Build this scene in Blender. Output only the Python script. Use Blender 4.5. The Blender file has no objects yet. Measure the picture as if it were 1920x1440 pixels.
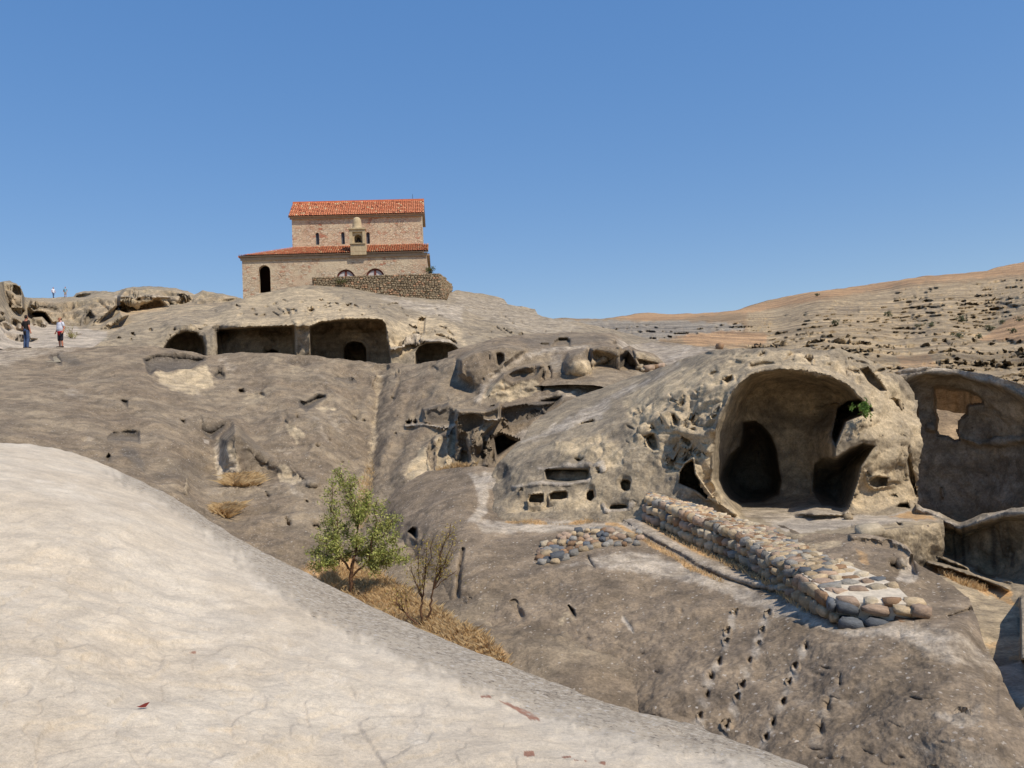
import bpy, bmesh, math, random
import numpy as np
from mathutils import Vector, Matrix, Euler

random.seed(7)
RNG = np.random.default_rng(11)
scene = bpy.context.scene
COL = scene.collection

# ------------------------------------------------------------------ camera
F = 1600.0                       # focal length in pixels of the 1920 x 1440 photograph
PITCH, ROLL = math.radians(2.5), math.radians(-2.5)
cam_data = bpy.data.cameras.new('camera')
cam_data.sensor_width = 36.0
cam_data.lens = 36.0 * F / 1920.0
cam_data.clip_start = 0.1
cam_data.clip_end = 20000.0
cam = bpy.data.objects.new('camera', cam_data)
COL.objects.link(cam)
RM = Matrix.Rotation(math.pi / 2 + PITCH, 3, 'X') @ Matrix.Rotation(ROLL, 3, 'Z')
cam.rotation_euler = RM.to_euler()
cam.location = (0, 0, 0)
scene.camera = cam
RC = np.array(RM)

# ------------------------------------------------------------------ sky, sun, exposure
SUN_AZ, SUN_EL = math.radians(50), math.radians(54)     # azimuth: right of straight behind the camera
to_sun = Vector((math.sin(SUN_AZ) * math.cos(SUN_EL), -math.cos(SUN_AZ) * math.cos(SUN_EL), math.sin(SUN_EL)))
world = bpy.data.worlds.new('World')
scene.world = world
world.use_nodes = True
wn = world.node_tree
wn.nodes.clear()
sky = wn.nodes.new('ShaderNodeTexSky')
sky.sky_type = 'NISHITA'
sky.sun_disc = False
sky.sun_elevation = SUN_EL
sky.sun_rotation = math.atan2(to_sun.x, to_sun.y)
sky.altitude = 600
sky.air_density = 1.0
sky.dust_density = 0.3
sky.ozone_density = 3.0
bg = wn.nodes.new('ShaderNodeBackground')
bg.inputs['Strength'].default_value = 0.145
wo = wn.nodes.new('ShaderNodeOutputWorld')
gm_ = wn.nodes.new('ShaderNodeGamma')        # flattens the zenith to horizon gradient a little, everywhere alike
gm_.inputs['Gamma'].default_value = 0.40
hs = wn.nodes.new('ShaderNodeHueSaturation')
hs.inputs['Saturation'].default_value = 2.15
hs.inputs['Hue'].default_value = 0.514
hs.inputs['Value'].default_value = 2.2
wn.links.new(sky.outputs[0], gm_.inputs['Color'])
wn.links.new(gm_.outputs[0], hs.inputs['Color'])
wn.links.new(hs.outputs[0], bg.inputs[0])
wn.links.new(bg.outputs[0], wo.inputs[0])
sd = bpy.data.lights.new('sun', 'SUN')
sd.energy = 4.0
sd.angle = math.radians(0.53)
sd.color = (1.0, 0.93, 0.82)
so = bpy.data.objects.new('sun', sd)
so.rotation_euler = to_sun.to_track_quat('Z', 'Y').to_euler()
COL.objects.link(so)
vs = scene.view_settings
vs.view_transform = 'Standard'
vs.look = 'None'
vs.exposure = 0.1
vs.gamma = 1.0
vs.use_curve_mapping = False

# ------------------------------------------------------------------ helpers: pixels, noise, outlines
def unproj(px, py, d):
    """pixel of the photograph + distance along the view axis -> world point(s)"""
    px, py, d = np.broadcast_arrays(np.asarray(px, float), np.asarray(py, float), np.asarray(d, float))
    c = np.stack([(px - 960) / F * d, (720 - py) / F * d, -d], -1)
    return c @ RC.T

def proj(P):
    c = np.asarray(P) @ RC
    return 960 + F * c[..., 0] / -c[..., 2], 720 - F * c[..., 1] / -c[..., 2], -c[..., 2]

def V(a):
    return Vector((float(a[0]), float(a[1]), float(a[2])))

_perm = RNG.permutation(256)
_perm = np.concatenate([_perm, _perm, _perm])
_g = RNG.normal(size=(256, 3)).astype(np.float32)
_g /= np.linalg.norm(_g, axis=1)[:, None]

def perlin(P):
    P = np.asarray(P, np.float32)
    i = np.floor(P).astype(np.int32)
    f = P - i
    i &= 255
    u = f * f * f * (f * (f * 6 - 15) + 10)
    out = np.zeros(P.shape[:-1], np.float32)
    for a in (0, 1):
        wx = u[..., 0] if a else 1 - u[..., 0]
        A = _perm[i[..., 0] + a]
        for b in (0, 1):
            wy = u[..., 1] if b else 1 - u[..., 1]
            B = _perm[A + i[..., 1] + b]
            for c in (0, 1):
                wz = u[..., 2] if c else 1 - u[..., 2]
                h = _perm[B + i[..., 2] + c]
                gr = _g[h]
                out += wx * wy * wz * (gr[..., 0] * (f[..., 0] - a) + gr[..., 1] * (f[..., 1] - b) + gr[..., 2] * (f[..., 2] - c))
    return out * 1.5

def fbm(P, octaves=4, gain=0.5, lac=2.03):
    P = np.asarray(P, np.float32)
    s, a = 0, 1.0
    for k in range(octaves):
        s = s + a * perlin(P + 17.3 * k)
        P = P * lac
        a *= gain
    return s

def sstep(a, b, x):
    t = np.clip((x - a) / (b - a), 0, 1)
    return t * t * (3 - 2 * t)

def seg_dist(X, Y, pl, closed):
    d = np.full(X.shape, 1e9)
    n = len(pl)
    for k in range(n if closed else n - 1):
        x0, y0 = pl[k]
        x1, y1 = pl[(k + 1) % n]
        dx, dy = x1 - x0, y1 - y0
        t = np.clip(((X - x0) * dx + (Y - y0) * dy) / (dx * dx + dy * dy + 1e-9), 0, 1)
        d = np.minimum(d, (X - x0 - t * dx) ** 2 + (Y - y0 - t * dy) ** 2)
    return np.sqrt(d)

def poly_sdf(X, Y, pl):
    d = seg_dist(X, Y, pl, True)
    ins = np.zeros(X.shape, bool)
    n = len(pl)
    for k in range(n):
        x0, y0 = pl[k]
        x1, y1 = pl[(k + 1) % n]
        if y0 == y1:
            continue
        c = ((y0 > Y) != (y1 > Y)) & (X < (x1 - x0) * (Y - y0) / (y1 - y0) + x0)
        ins ^= c
    return np.where(ins, -d, d)

def ell(cx, cy, rx, ry, n=14, rot=0.0):
    r = []
    for k in range(n):
        t = 2 * math.pi * k / n
        a, b = rx * math.cos(t), ry * math.sin(t)
        r.append((cx + a * math.cos(rot) - b * math.sin(rot), cy + a * math.sin(rot) + b * math.cos(rot)))
    return r

# ------------------------------------------------------------------ materials
class NT:
    def __init__(self, name):
        self.m = bpy.data.materials.new(name)
        self.m.use_nodes = True
        self.t = self.m.node_tree
        self.b = self.t.nodes['Principled BSDF']
        self.b.inputs['Roughness'].default_value = 0.9
        self.b.inputs['Specular IOR Level'].default_value = 0.2

    def n(self, kind, **kw):
        o = self.t.nodes.new(kind)
        for k, v in kw.items():
            if k.startswith('i_'):
                key = k[2:]
                key = int(key) if key.isdigit() else key
                o.inputs[key].default_value = v
            else:
                setattr(o, k, v)
        return o

    def l(self, a, b):
        self.t.links.new(a, b)

    def math(self, op, a, b=None, clamp=False):
        o = self.t.nodes.new('ShaderNodeMath')
        o.operation = op
        o.use_clamp = clamp
        for k, v in enumerate((a, b)):
            if v is None:
                continue
            if isinstance(v, (int, float)):
                o.inputs[k].default_value = v
            else:
                self.l(v, o.inputs[k])
        return o.outputs[0]

    def mix(self, fac, a, b, mode='MIX'):
        o = self.t.nodes.new('ShaderNodeMix')
        o.data_type = 'RGBA'
        o.blend_type = mode
        for k, v in ((0, fac), (6, a), (7, b)):
            if isinstance(v, (int, float)):
                o.inputs[k].default_value = v
            elif isinstance(v, tuple):
                o.inputs[k].default_value = (*v, 1)
            else:
                self.l(v, o.inputs[k])
        return o.outputs[2]

    def noise(self, vec, scale, detail=4, rough=0.55, dist=0.0):
        o = self.n('ShaderNodeTexNoise', i_Scale=scale, i_Detail=detail, i_Roughness=rough, i_Distortion=dist)
        self.l(vec, o.inputs['Vector'])
        return o.outputs[0]

    def ramp(self, v, a, b, lo=0.0, hi=1.0):
        o = self.n('ShaderNodeMapRange', interpolation_type='SMOOTHSTEP')
        o.inputs[1].default_value = a
        o.inputs[2].default_value = b
        o.inputs[3].default_value = lo
        o.inputs[4].default_value = hi
        self.l(v, o.inputs[0])
        return o.outputs[0]

    def bump(self, h, strength, dist):
        o = self.n('ShaderNodeBump', i_Strength=strength, i_Distance=dist)
        self.l(h, o.inputs['Height'])
        self.l(o.outputs[0], self.b.inputs['Normal'])

def srgb(r, g, b):
    f = lambda c: (c / 255 / 12.92) if c <= 10 else ((c / 255 + 0.055) / 1.055) ** 2.4
    return (f(r), f(g), f(b))

def rock_mat(name, c1, c2, buff, dark, pale, earth, s=1.0, speck=0.5, bump=0.06, strata=0.0, mott=1.0, sf=(0.25, 0.25, 5.0), grain=0.0):
    m = NT(name)
    tc = m.n('ShaderNodeTexCoord').outputs['Object']
    big = m.noise(tc, 0.45 * s, 5, 0.55)
    mid = m.noise(tc, 2.6 * s, 8, 0.68, 0.4)
    fine = m.noise(tc, 17 * s, 6, 0.7)
    at = m.n('ShaderNodeAttribute', attribute_name='zones')
    sp = m.n('ShaderNodeSeparateColor')
    m.l(at.outputs['Color'], sp.inputs[0])
    wob = m.math('MULTIPLY', m.math('SUBTRACT', mid, 0.5), 1.1)
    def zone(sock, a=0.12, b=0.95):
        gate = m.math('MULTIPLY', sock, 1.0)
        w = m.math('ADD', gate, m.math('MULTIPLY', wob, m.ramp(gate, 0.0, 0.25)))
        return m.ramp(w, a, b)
    col = m.mix(m.ramp(big, 0.35, 0.65), c1, c2)
    col = m.mix(zone(sp.outputs[0]), col, buff)
    col = m.mix(zone(sp.outputs[2], 0.1, 1.0), col, pale)
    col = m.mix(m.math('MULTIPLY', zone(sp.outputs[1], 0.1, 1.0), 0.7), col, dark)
    col = m.mix(zone(at.outputs['Alpha'], 0.15, 0.9), col, earth)
    lich = m.noise(tc, 1.1 * s, 7, 0.62, 0.8)
    col = m.mix(1.0, col, m.mix(m.ramp(lich, 0.36, 0.64), (1 - 0.2 * mott, 1 - 0.19 * mott, 1 - 0.16 * mott), (1 + 0.2 * mott, 1 + 0.2 * mott, 1 + 0.19 * mott)), 'MULTIPLY')
    col = m.mix(1.0, col, m.mix(m.ramp(mid, 0.3, 0.7), (1 - 0.24 * mott,) * 3, (1 + 0.24 * mott,) * 3), 'MULTIPLY')
    fr = m.ramp(fine, 0.25, 0.75)
    col = m.mix(1.0, col, m.mix(fr, (1 - 0.3 * mott,) * 3, (1 + 0.3 * mott,) * 3), 'MULTIPLY')
    if strata:
        mp = m.n('ShaderNodeMapping')
        mp.inputs['Scale'].default_value = sf
        m.l(tc, mp.inputs[0])
        st = m.noise(mp.outputs[0], 0.9, 5, 0.6, 0.3)
        col = m.mix(1.0, col, m.mix(m.ramp(st, 0.3, 0.7), (1 - 0.3 * strata,) * 3, (1 + 0.25 * strata,) * 3), 'MULTIPLY')
    if grain:
        gr_ = m.noise(tc, 130, 3, 0.7)
        col = m.mix(1.0, col, m.mix(m.ramp(gr_, 0.3, 0.7), (1 - grain,) * 3, (1 + grain,) * 3), 'MULTIPLY')
        g3 = m.noise(tc, 22, 5, 0.75, 0.6)
        gz = m.ramp(sp.outputs[1], 0.1, 0.6)
        col = m.mix(m.math('MULTIPLY', gz, m.ramp(g3, 0.46, 0.56)), col, m.mix(0.35, c1, dark))
        col = m.mix(m.math('MULTIPLY', gz, m.ramp(g3, 0.58, 0.64, 0.0, 0.75)), col, (0.50, 0.47, 0.43))
        col = m.mix(m.math('MULTIPLY', gz, m.ramp(g3, 0.42, 0.36, 0.0, 0.8)), col, (0.09, 0.075, 0.06))
        g2 = m.noise(tc, 9, 8, 0.75, 1.2)
        col = m.mix(m.math('MULTIPLY', m.ramp(g2, 0.60, 0.66), 0.35), col, m.mix(0.5, c2, dark))
    wn_ = m.n('ShaderNodeTexNoise', i_Scale=30 * s, i_Detail=2)
    m.l(tc, wn_.inputs['Vector'])
    wm_ = m.n('ShaderNodeVectorMath', operation='MULTIPLY_ADD')
    m.l(wn_.outputs['Color'], wm_.inputs[0])
    wm_.inputs[1].default_value = (0.07 / s,) * 3
    m.l(tc, wm_.inputs[2])
    vo = m.n('ShaderNodeTexVoronoi', i_Scale=11 * s, i_Randomness=1.0)
    m.l(wm_.outputs[0], vo.inputs['Vector'])
    sv = m.n('ShaderNodeSeparateColor')
    m.l(vo.outputs['Color'], sv.inputs[0])
    rad = m.math('MULTIPLY', sv.outputs[0], 0.30)
    dot = m.math('MULTIPLY', m.math('LESS_THAN', vo.outputs['Distance'], rad), m.ramp(sv.outputs[1], 0.25, 0.5))
    dotp = m.math('MULTIPLY', dot, speck)
    col = m.mix(dotp, col, m.mix(sv.outputs[2], (0.60, 0.53, 0.44), (0.40, 0.33, 0.26)))
    if speck > 0.3:
        vb = m.n('ShaderNodeTexVoronoi', i_Scale=4.7 * s, i_Randomness=1.0)
        m.l(wm_.outputs[0], vb.inputs['Vector'])
        sb = m.n('ShaderNodeSeparateColor')
        m.l(vb.outputs['Color'], sb.inputs[0])
        bd = m.math('MULTIPLY', m.math('LESS_THAN', vb.outputs['Distance'], m.math('MULTIPLY', sb.outputs[0], 0.17)), m.ramp(sb.outputs[1], 0.6, 0.8))
        col = m.mix(m.math('MULTIPLY', bd, 0.75), col, m.mix(m.ramp(sb.outputs[2], 0.45, 0.55), (0.12, 0.09, 0.07), (0.42, 0.35, 0.28)))
    m.l(col, m.b.inputs['Base Color'])
    h = m.math('ADD', m.math('MULTIPLY', mid, 1.0), m.math('MULTIPLY', fine, 0.32))
    h = m.math('ADD', h, m.math('MULTIPLY', dot, 0.12 * (speck > 0)))
    m.bump(h, 0.9, bump)
    return m.m

def tag(o, label=None, cat=None, group=None, kind=None):
    if label: o['label'] = label
    if cat: o['category'] = cat
    if group: o['group'] = group
    if kind: o['kind'] = kind
    return o

def link(name, mesh, mat=None, parent=None):
    o = bpy.data.objects.new(name, mesh)
    COL.objects.link(o)
    if mat is not None and not mesh.materials:
        mesh.materials.append(mat)
    if parent is not None:
        o.parent = parent
    return o

def empty(name, loc=(0, 0, 0), rz=0.0):
    o = bpy.data.objects.new(name, None)
    o.empty_display_size = 0.3
    o.location = loc
    o.rotation_euler = (0, 0, rz)
    COL.objects.link(o)
    return o

# ------------------------------------------------------------------ terrain sheets
SH = {}
class Sheet:
    """A rock surface. Its rough shape is a thin-plate surface through points (pixel, distance);
    hollows, ledges and cracks are cut into it and it is roughened in world space."""
    def __init__(self, name, x0, x1, top, h, step, pts, dmax=600, hidden=None, jit=2.0, lam=2e-5, jscale=26.0):
        self.name = name
        a, b = max(x0, -30), min(x1, 1950)
        xs = [np.arange(a, b + step * .5, step)]
        if x0 < a: xs.insert(0, np.arange(x0, a, 11.0))
        if x1 > b: xs.append(np.arange(xs[-1][-1] + 11.0, x1, 11.0))
        xs = np.concatenate(xs)
        offs = np.arange(0, h, step)
        if hidden: offs = np.concatenate([offs, np.arange(offs[-1] + 9.0, h + hidden, 9.0)])
        tp = np.array(sorted(top))
        ty = np.interp(xs, tp[:, 0], tp[:, 1])
        k = np.stack([xs / jscale, 0 * xs + 3.1 * len(name), 0 * xs], -1)
        ty = ty + jit * fbm(k, 4)
        self.X = np.broadcast_to(xs[None], (len(offs), len(xs))).copy()
        sg = 45.0 / step
        kk = np.arange(-int(3 * sg), int(3 * sg) + 1)
        g_ = np.exp(-0.5 * (kk / sg) ** 2); g_ /= g_.sum()
        ts = np.convolve(np.pad(ty, len(kk) // 2, mode='edge'), g_, 'valid')      # rows follow the outline only near the top
        wv_ = sstep(0, 170, offs)[:, None]
        self.Y = ty[None] * (1 - wv_) + ts[None] * wv_ + offs[:, None]
        self.top = ty
        P = np.array(pts, float)
        S = 1000.0
        c, v = P[:, :2] / S, 1 / P[:, 2]
        def ker(r2):
            return 0.5 * r2 * np.log(r2 + 1e-12)
        n = len(c)
        K = ker(((c[:, None] - c[None]) ** 2).sum(-1)) + lam * n * np.eye(n)
        Q = np.concatenate([np.ones((n, 1)), c], 1)
        A = np.block([[K, Q], [Q.T, np.zeros((3, 3))]])
        w = np.linalg.solve(A, np.concatenate([v, np.zeros(3)]))
        inv = w[n] + w[n + 1] * self.X / S + w[n + 2] * self.Y / S
        for k in range(n):
            inv = inv + w[k] * ker((self.X / S - c[k, 0]) ** 2 + (self.Y / S - c[k, 1]) ** 2)
        self.D = 1 / np.clip(inv, 1 / dmax, 1 / 1.2)
        self.Z = np.zeros(self.X.shape + (4,), np.float32)
        self.R = np.zeros(self.X.shape, np.float32)         # extra roughness (crumbling rock)
        self.cutm = np.zeros(self.X.shape, bool)
        self.steep = 6.0
        self.skn = 0.06
        SH[name] = self

    def _loc(self, pl, pad):
        p = np.array(pl)
        m = (self.X > p[:, 0].min() - pad) & (self.X < p[:, 0].max() + pad) & (self.Y > p[:, 1].min() - pad) & (self.Y < p[:, 1].max() + pad)
        return m

    def _sd(self, pl, m, jit, js=15.0):
        X, Y = self.X[m], self.Y[m]
        s = poly_sdf(X, Y, pl)
        if jit:
            s = s + jit * fbm(np.stack([X / js, Y / js, 0 * X + 5.5], -1), 1 if js > 40 else 2)
        return s

    def hole(self, pl, depth, soft=4.0, dome=0.0, jit=1.2, zone=None, zs=1.0):
        m = self._loc(pl, soft + 6)
        if not m.any(): return
        s = self._sd(pl, m, jit, 15.0 + 40 * min(abs(depth), 1.5))
        t = sstep(0, soft, -s)
        if dome: t = t * (1 - np.exp(np.minimum(s, 0) / dome))
        self.D[m] += depth * t
        if zone is not None:
            z = self.Z[..., zone]
            z[m] = np.maximum(z[m], zs * sstep(-1, 3, -s))

    def face(self, pl, lean=0.4, soft=6.0, bulge=0.0, jit=2.0):
        """turn the outlined part into a steep rock face standing on its lower edge"""
        m = self._loc(pl, soft + 6)
        if not m.any(): return
        s = self._sd(pl, m, jit, 40.0)
        X, Y = self.X[m], self.Y[m]
        ys = np.array([q[1] for q in pl])
        y1, y0 = ys.max(), ys.min()
        low = (s < 0) & (Y > y1 - 0.12 * (y1 - y0) - 4)
        db = self.D[m][low].mean() if low.any() else self.D[m].min()
        t = sstep(0, soft, -s)
        new = db + lean * (y1 - Y) / max(y1 - y0, 1) - bulge * np.sqrt(np.clip(-s / (0.5 * (y1 - y0)), 0, 1))
        self.D[m] = np.where(t > 0, self.D[m] * (1 - t) + np.minimum(new, self.D[m] + 0.3) * t, self.D[m])

    def cut(self, pl, inset=0.0):
        m = self._loc(pl, 4)
        s = self._sd(pl, m, 1.2)
        self.cutm[m] |= s < -inset

    def soft(self, cx, cy, rx, ry, amp, rot=0.0, p=1.0):
        """smooth bump (amp < 0: towards the camera) or dent (amp > 0)"""
        X, Y = self.X - cx, self.Y - cy
        c, s = math.cos(rot), math.sin(rot)
        u, v = (X * c + Y * s) / rx, (-X * s + Y * c) / ry
        self.D += amp * np.exp(-((u * u + v * v) ** p))

    def line(self, pl, w, amp, zone=None, zs=1.0, zw=None, side=None):
        m = self._loc(pl, 4 * max(w, zw or 0) + 4)
        X, Y = self.X[m], self.Y[m]
        d = seg_dist(X, Y, pl, False)
        d = d + 0.35 * w * fbm(np.stack([X / 14, Y / 14, 0 * X], -1), 3)
        self.D[m] += amp * np.exp(-(d / w) ** 2)
        if zone is not None:
            z = self.Z[..., zone]
            z[m] = np.maximum(z[m], zs * np.exp(-(d / (zw or w)) ** 2))

    def paint(self, ch, pl, soft=10.0, s=1.0, jit=4.0, rough=0.0):
        m = self._loc(pl, soft + 12)
        if not m.any(): return
        sd_ = self._sd(pl, m, jit, 14.0)
        t = sstep(-soft * .5, soft * .5, -sd_)
        z = self.Z[..., ch]
        z[m] = np.maximum(z[m], s * t)
        if rough:
            self.R[m] = np.maximum(self.R[m], rough * t)

    def finish(self, mat, amps, skirt, rough=(0.12, 1.0), extra=None, label=None, flat=False):
        P = unproj(self.X, self.Y, self.D)
        def normals(P):
            du = np.gradient(P, axis=1)
            dv = np.gradient(P, axis=0)
            n = np.cross(du, dv)
            n /= np.linalg.norm(n, axis=-1)[..., None] + 1e-9
            n[(n * P).sum(-1) > 0] *= -1
            return n
        N = normals(P)
        disp = np.zeros(self.X.shape)
        for freq, amp, oc in amps:
            disp += amp * fbm(P * freq + 3.7 * freq, oc)
        if self.R.max() > 0:
            ra, rf = rough
            q = P * np.array([1, 1, 1.7]) * rf
            e = -np.abs(perlin(q * 0.7)) * 0.9 - sstep(0.15, 0.5, perlin(q * 1.3 + 9)) * 1.0 + 0.3 * fbm(q * 1.6, 3) - 0.45 * sstep(0.22, 0.45, perlin(q * 3.1 + 4))
            e = e - 0.9 * np.exp(-(perlin(q * np.array([0.45, 0.45, 0.8]) + 40) / 0.035) ** 2)
            disp += ra * self.R * e
        if extra is not None:
            disp += extra(self, P)
        face = np.abs((N * P).sum(-1)) / np.linalg.norm(P, axis=-1)
        gx = np.abs(np.gradient(self.D, axis=1)); gy = np.abs(np.gradient(self.D, axis=0))
        px_ = self.D / F * np.maximum(np.gradient(self.X, axis=1), 1e-3)
        st_ = np.maximum(gx, gy) / px_
        for ax in (0, 1):
            st_ = np.maximum(st_, np.maximum(np.roll(st_, 1, ax), np.roll(st_, -1, ax)))
        st_ = np.maximum(st_, np.maximum(np.roll(st_, 1, 0), np.roll(st_, -1, 0)))
        disp = disp * (0.05 + 0.95 * sstep(0.06, 0.4, face)) / (1 + (st_ / self.steep) ** 2)
        P = P + N * disp[..., None]
        # worn pale edges and darker hollows of the rock are painted in as zones
        self.P = P
        rows = [P]
        Z = [self.Z]
        hz = P[0] * np.array([1, 1, 0])
        hz /= np.linalg.norm(hz, axis=-1)[:, None]
        sk, zk = [], []
        for aw, dn in skirt:
            q = P[0] + hz * aw + np.array([0, 0, -dn])
            q = q + self.skn * min(aw, 6) * np.stack([0 * q[:, 0], 0 * q[:, 0], fbm(q * 0.5, 3)], -1)
            sk.append(q)
            zk.append(self.Z[0])
        if sk:
            rows.insert(0, np.array(sk[::-1]))
            Z.insert(0, np.array(zk[::-1]))
        G = np.concatenate(rows, 0)
        Zc = np.concatenate(Z, 0)
        cm = np.concatenate([np.repeat(self.cutm[:1], len(sk), 0), self.cutm], 0)
        nr, nc = G.shape[:2]
        idx = np.arange(nr * nc).reshape(nr, nc)
        q = np.stack([idx[:-1, :-1], idx[1:, :-1], idx[1:, 1:], idx[:-1, 1:]], -1).reshape(-1, 4)
        c4 = cm.reshape(-1)[q].all(1)
        q = q[~c4]
        me = bpy.data.meshes.new(self.name)
        me.vertices.add(nr * nc)
        me.vertices.foreach_set('co', G.reshape(-1).astype(np.float32))
        me.loops.add(q.size)
        me.loops.foreach_set('vertex_index', q.reshape(-1).astype(np.int32))
        me.polygons.add(len(q))
        me.polygons.foreach_set('loop_start', np.arange(0, q.size, 4, dtype=np.int32))
        me.polygons.foreach_set('loop_total', np.full(len(q), 4, np.int32))
        me.polygons.foreach_set('use_smooth', np.full(len(q), not flat))
        ca = me.color_attributes.new('zones', 'FLOAT_COLOR', 'POINT')
        ca.data.foreach_set('color', np.clip(Zc, 0, 1).reshape(-1).astype(np.float32))
        me.update()
        me.validate()
        o = link(self.name, me, mat)
        tag(o, label=label, kind='structure')
        return o

    def at(self, px, py):
        """world point of this surface seen at a pixel"""
        j = int(np.clip(np.searchsorted(self.X[0], px), 1, self.X.shape[1] - 1))
        i = int(np.clip(np.searchsorted(self.Y[:, j], py), 0, self.X.shape[0] - 1))
        return self.P[i, j]
    def nat(self, px, py, r=3):
        j = int(np.clip(np.searchsorted(self.X[0], px), r, self.X.shape[1] - 1 - r))
        i = int(np.clip(np.searchsorted(self.Y[:, j], py), r, self.X.shape[0] - 1 - r))
        n = np.cross(self.P[i, j + r] - self.P[i, j - r], self.P[i + r, j] - self.P[i - r, j])
        n /= np.linalg.norm(n) + 1e-9
        return n if (n * self.P[i, j]).sum() < 0 else -n
# ------------------------------------------------------------------ rock materials
BUFF = srgb(178, 158, 127)
GREY1, GREY2 = srgb(139, 123, 101), srgb(124, 108, 88)
DARK = srgb(84, 78, 71)
PALE = srgb(172, 158, 139)
EARTH = srgb(180, 144, 100)
M_slope = rock_mat('weathered sandstone', GREY1, GREY2, BUFF, DARK, PALE, EARTH, speck=0.55)
M_mound = rock_mat('pebbly brown sandstone', srgb(138, 121, 100), srgb(123, 107, 87), srgb(174, 154, 124), DARK, srgb(172, 158, 139), EARTH, speck=0.75)
M_cliff = rock_mat('buff cave sandstone', srgb(140, 126, 105), srgb(150, 134, 110), BUFF, srgb(70, 64, 60), PALE, EARTH, speck=0.35, strata=0.4)
M_hill = rock_mat('tan hill sandstone', srgb(150, 138, 116), srgb(134, 122, 104), srgb(182, 156, 120), DARK, PALE, EARTH, s=0.6, speck=0.25, strata=0.3)
M_fore = rock_mat('pale trodden sandstone', srgb(200, 186, 165), srgb(194, 178, 155), srgb(194, 173, 144), srgb(106, 94, 79), srgb(208, 197, 180), srgb(150, 112, 92), s=2.0, speck=0.15, bump=0.03, mott=0.4, grain=0.12)
M_far = rock_mat('dry hillside', srgb(160, 134, 102), srgb(146, 122, 92), srgb(162, 142, 112), srgb(98, 90, 82), srgb(152, 142, 126), srgb(170, 136, 100), s=0.25, speck=0.0, bump=0.5, strata=1.3, mott=0.9, sf=(0.05, 0.05, 1.7))

def zm(ox, oy, s):
    return lambda *p: [(ox + a / s, oy + b / s) for a, b in p]
z2 = zm(0, 500, 4.0)
z3 = zm(380, 540, 3.097)
z4 = zm(850, 560, 3.6)
z5 = zm(1150, 620, 3.2)
z6 = zm(1560, 640, 2.181)
z1 = zm(880, 840, 4.0)
zb = zm(1200, 1100, 2.667)
zw = zm(1180, 880, 3.2)
zp = zm(700, 720, 6.4)
zq = zm(180, 760, 4.364)
zr = zm(150, 540, 6.0)
zc = zm(430, 350, 4.364)
zt = zm(1480, 940, 4.364)
zs_ = zm(1180, 640, 8.0)

# ------------------------------------------------------------------ far ground, far hillside
gm = bpy.data.meshes.new('ground')
gm.from_pydata([(-6000, -3000, -14), (6000, -3000, -14), (6000, 9000, -14), (-6000, 9000, -14)], [], [(0, 1, 2, 3)])
tag(link('ground', gm, M_far), kind='structure')

s = Sheet('far_hill', 960, 2260,
    [(960, 604), (1020, 598), (1060, 596), (1110, 598), (1160, 594), (1190, 588), (1215, 586), (1250, 589), (1300, 588), (1350, 585), (1385, 581), (1410, 571), (1440, 563), (1500, 551), (1540, 545),
     (1600, 538), (1650, 530), (1700, 523), (1730, 518), (1790, 513), (1850, 508), (1870, 501), (1895, 496), (1920, 491), (2100, 470), (2260, 462)],
    330, 2.0,
    [(960, 604, 170), (1100, 598, 260), (1200, 588, 400), (1300, 589, 420), (1400, 575, 330), (1540, 545, 330), (1700, 523, 340), (1850, 510, 350), (2200, 466, 380),
     (1100, 620, 120), (1300, 620, 125), (1300, 650, 85), (1200, 640, 90), (1450, 600, 190), (1600, 570, 220), (1800, 550, 220), (1900, 540, 220),
     (1500, 640, 100), (1700, 620, 130), (1850, 630, 120), (1600, 690, 66), (1800, 690, 64), (1300, 700, 62), (1900, 720, 58), (2200, 700, 66), (1500, 850, 48), (1900, 850, 46), (1000, 700, 60), (1000, 850, 52)],
    dmax=700, jit=1.2)
s.paint(3, [(1110, 590), (1400, 575), (1540, 540), (1730, 512), (1920, 488), (2260, 455), (2260, 490), (1900, 515), (1720, 530), (1560, 556), (1440, 580), (1380, 590), (1200, 602)], 8, 1.0)
s.paint(3, [(1260, 630), (1350, 620), (1440, 625), (1440, 648), (1300, 648)], 10, 0.9)
s.paint(3, [(1830, 640), (1900, 592), (1920, 590), (1930, 640)], 10, 0.9)
s.paint(3, [(1680, 668), (1740, 662), (1760, 692), (1690, 694)], 10, 0.6)
s.paint(2, [(1020, 598), (1180, 600), (1330, 602), (1400, 610), (1390, 626), (1300, 632), (1200, 640), (1040, 630)], 10, 0.8, rough=1.6)
s.paint(1, [(1060, 604), (1200, 606), (1340, 610), (1330, 624), (1200, 634), (1060, 620)], 14, 0.45)
s.paint(0, [(1400, 585), (1560, 560), (1720, 535), (1920, 520), (2260, 500), (2260, 760), (1400, 760), (1400, 650)], 14, 0.75, rough=0.75)
for pl, d in (([(1560, 573), (1612, 572), (1610, 588), (1570, 590)], 4), ([(1738, 575), (1766, 574), (1768, 580), (1740, 583)], 4), ([(1794, 560), (1812, 562), (1812, 578), (1796, 578)], 5),
              ([(1862, 563), (1884, 566), (1886, 573), (1864, 574)], 5), ([(1884, 568), (1910, 572), (1908, 582), (1884, 580)], 5), ([(1792, 585), (1814, 585), (1816, 606), (1796, 606)], 4),
              ([(1752, 648), (1772, 637), (1790, 650)], 2), ([(1794, 650), (1815, 640), (1840, 642), (1830, 650), (1800, 652)], 2), ([(1700, 640), (1715, 636), (1725, 641), (1705, 644)], 2)):
    s.hole(pl, d, 3, zone=1, zs=0.5)
def stair(u, over):
    k = np.floor(u)
    f = u - k
    return k + sstep(0.62, 1.0, f) - over * np.sin(np.pi * np.clip(f / 0.62, 0, 1)) * (f / 0.62 < 1) * f
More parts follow.
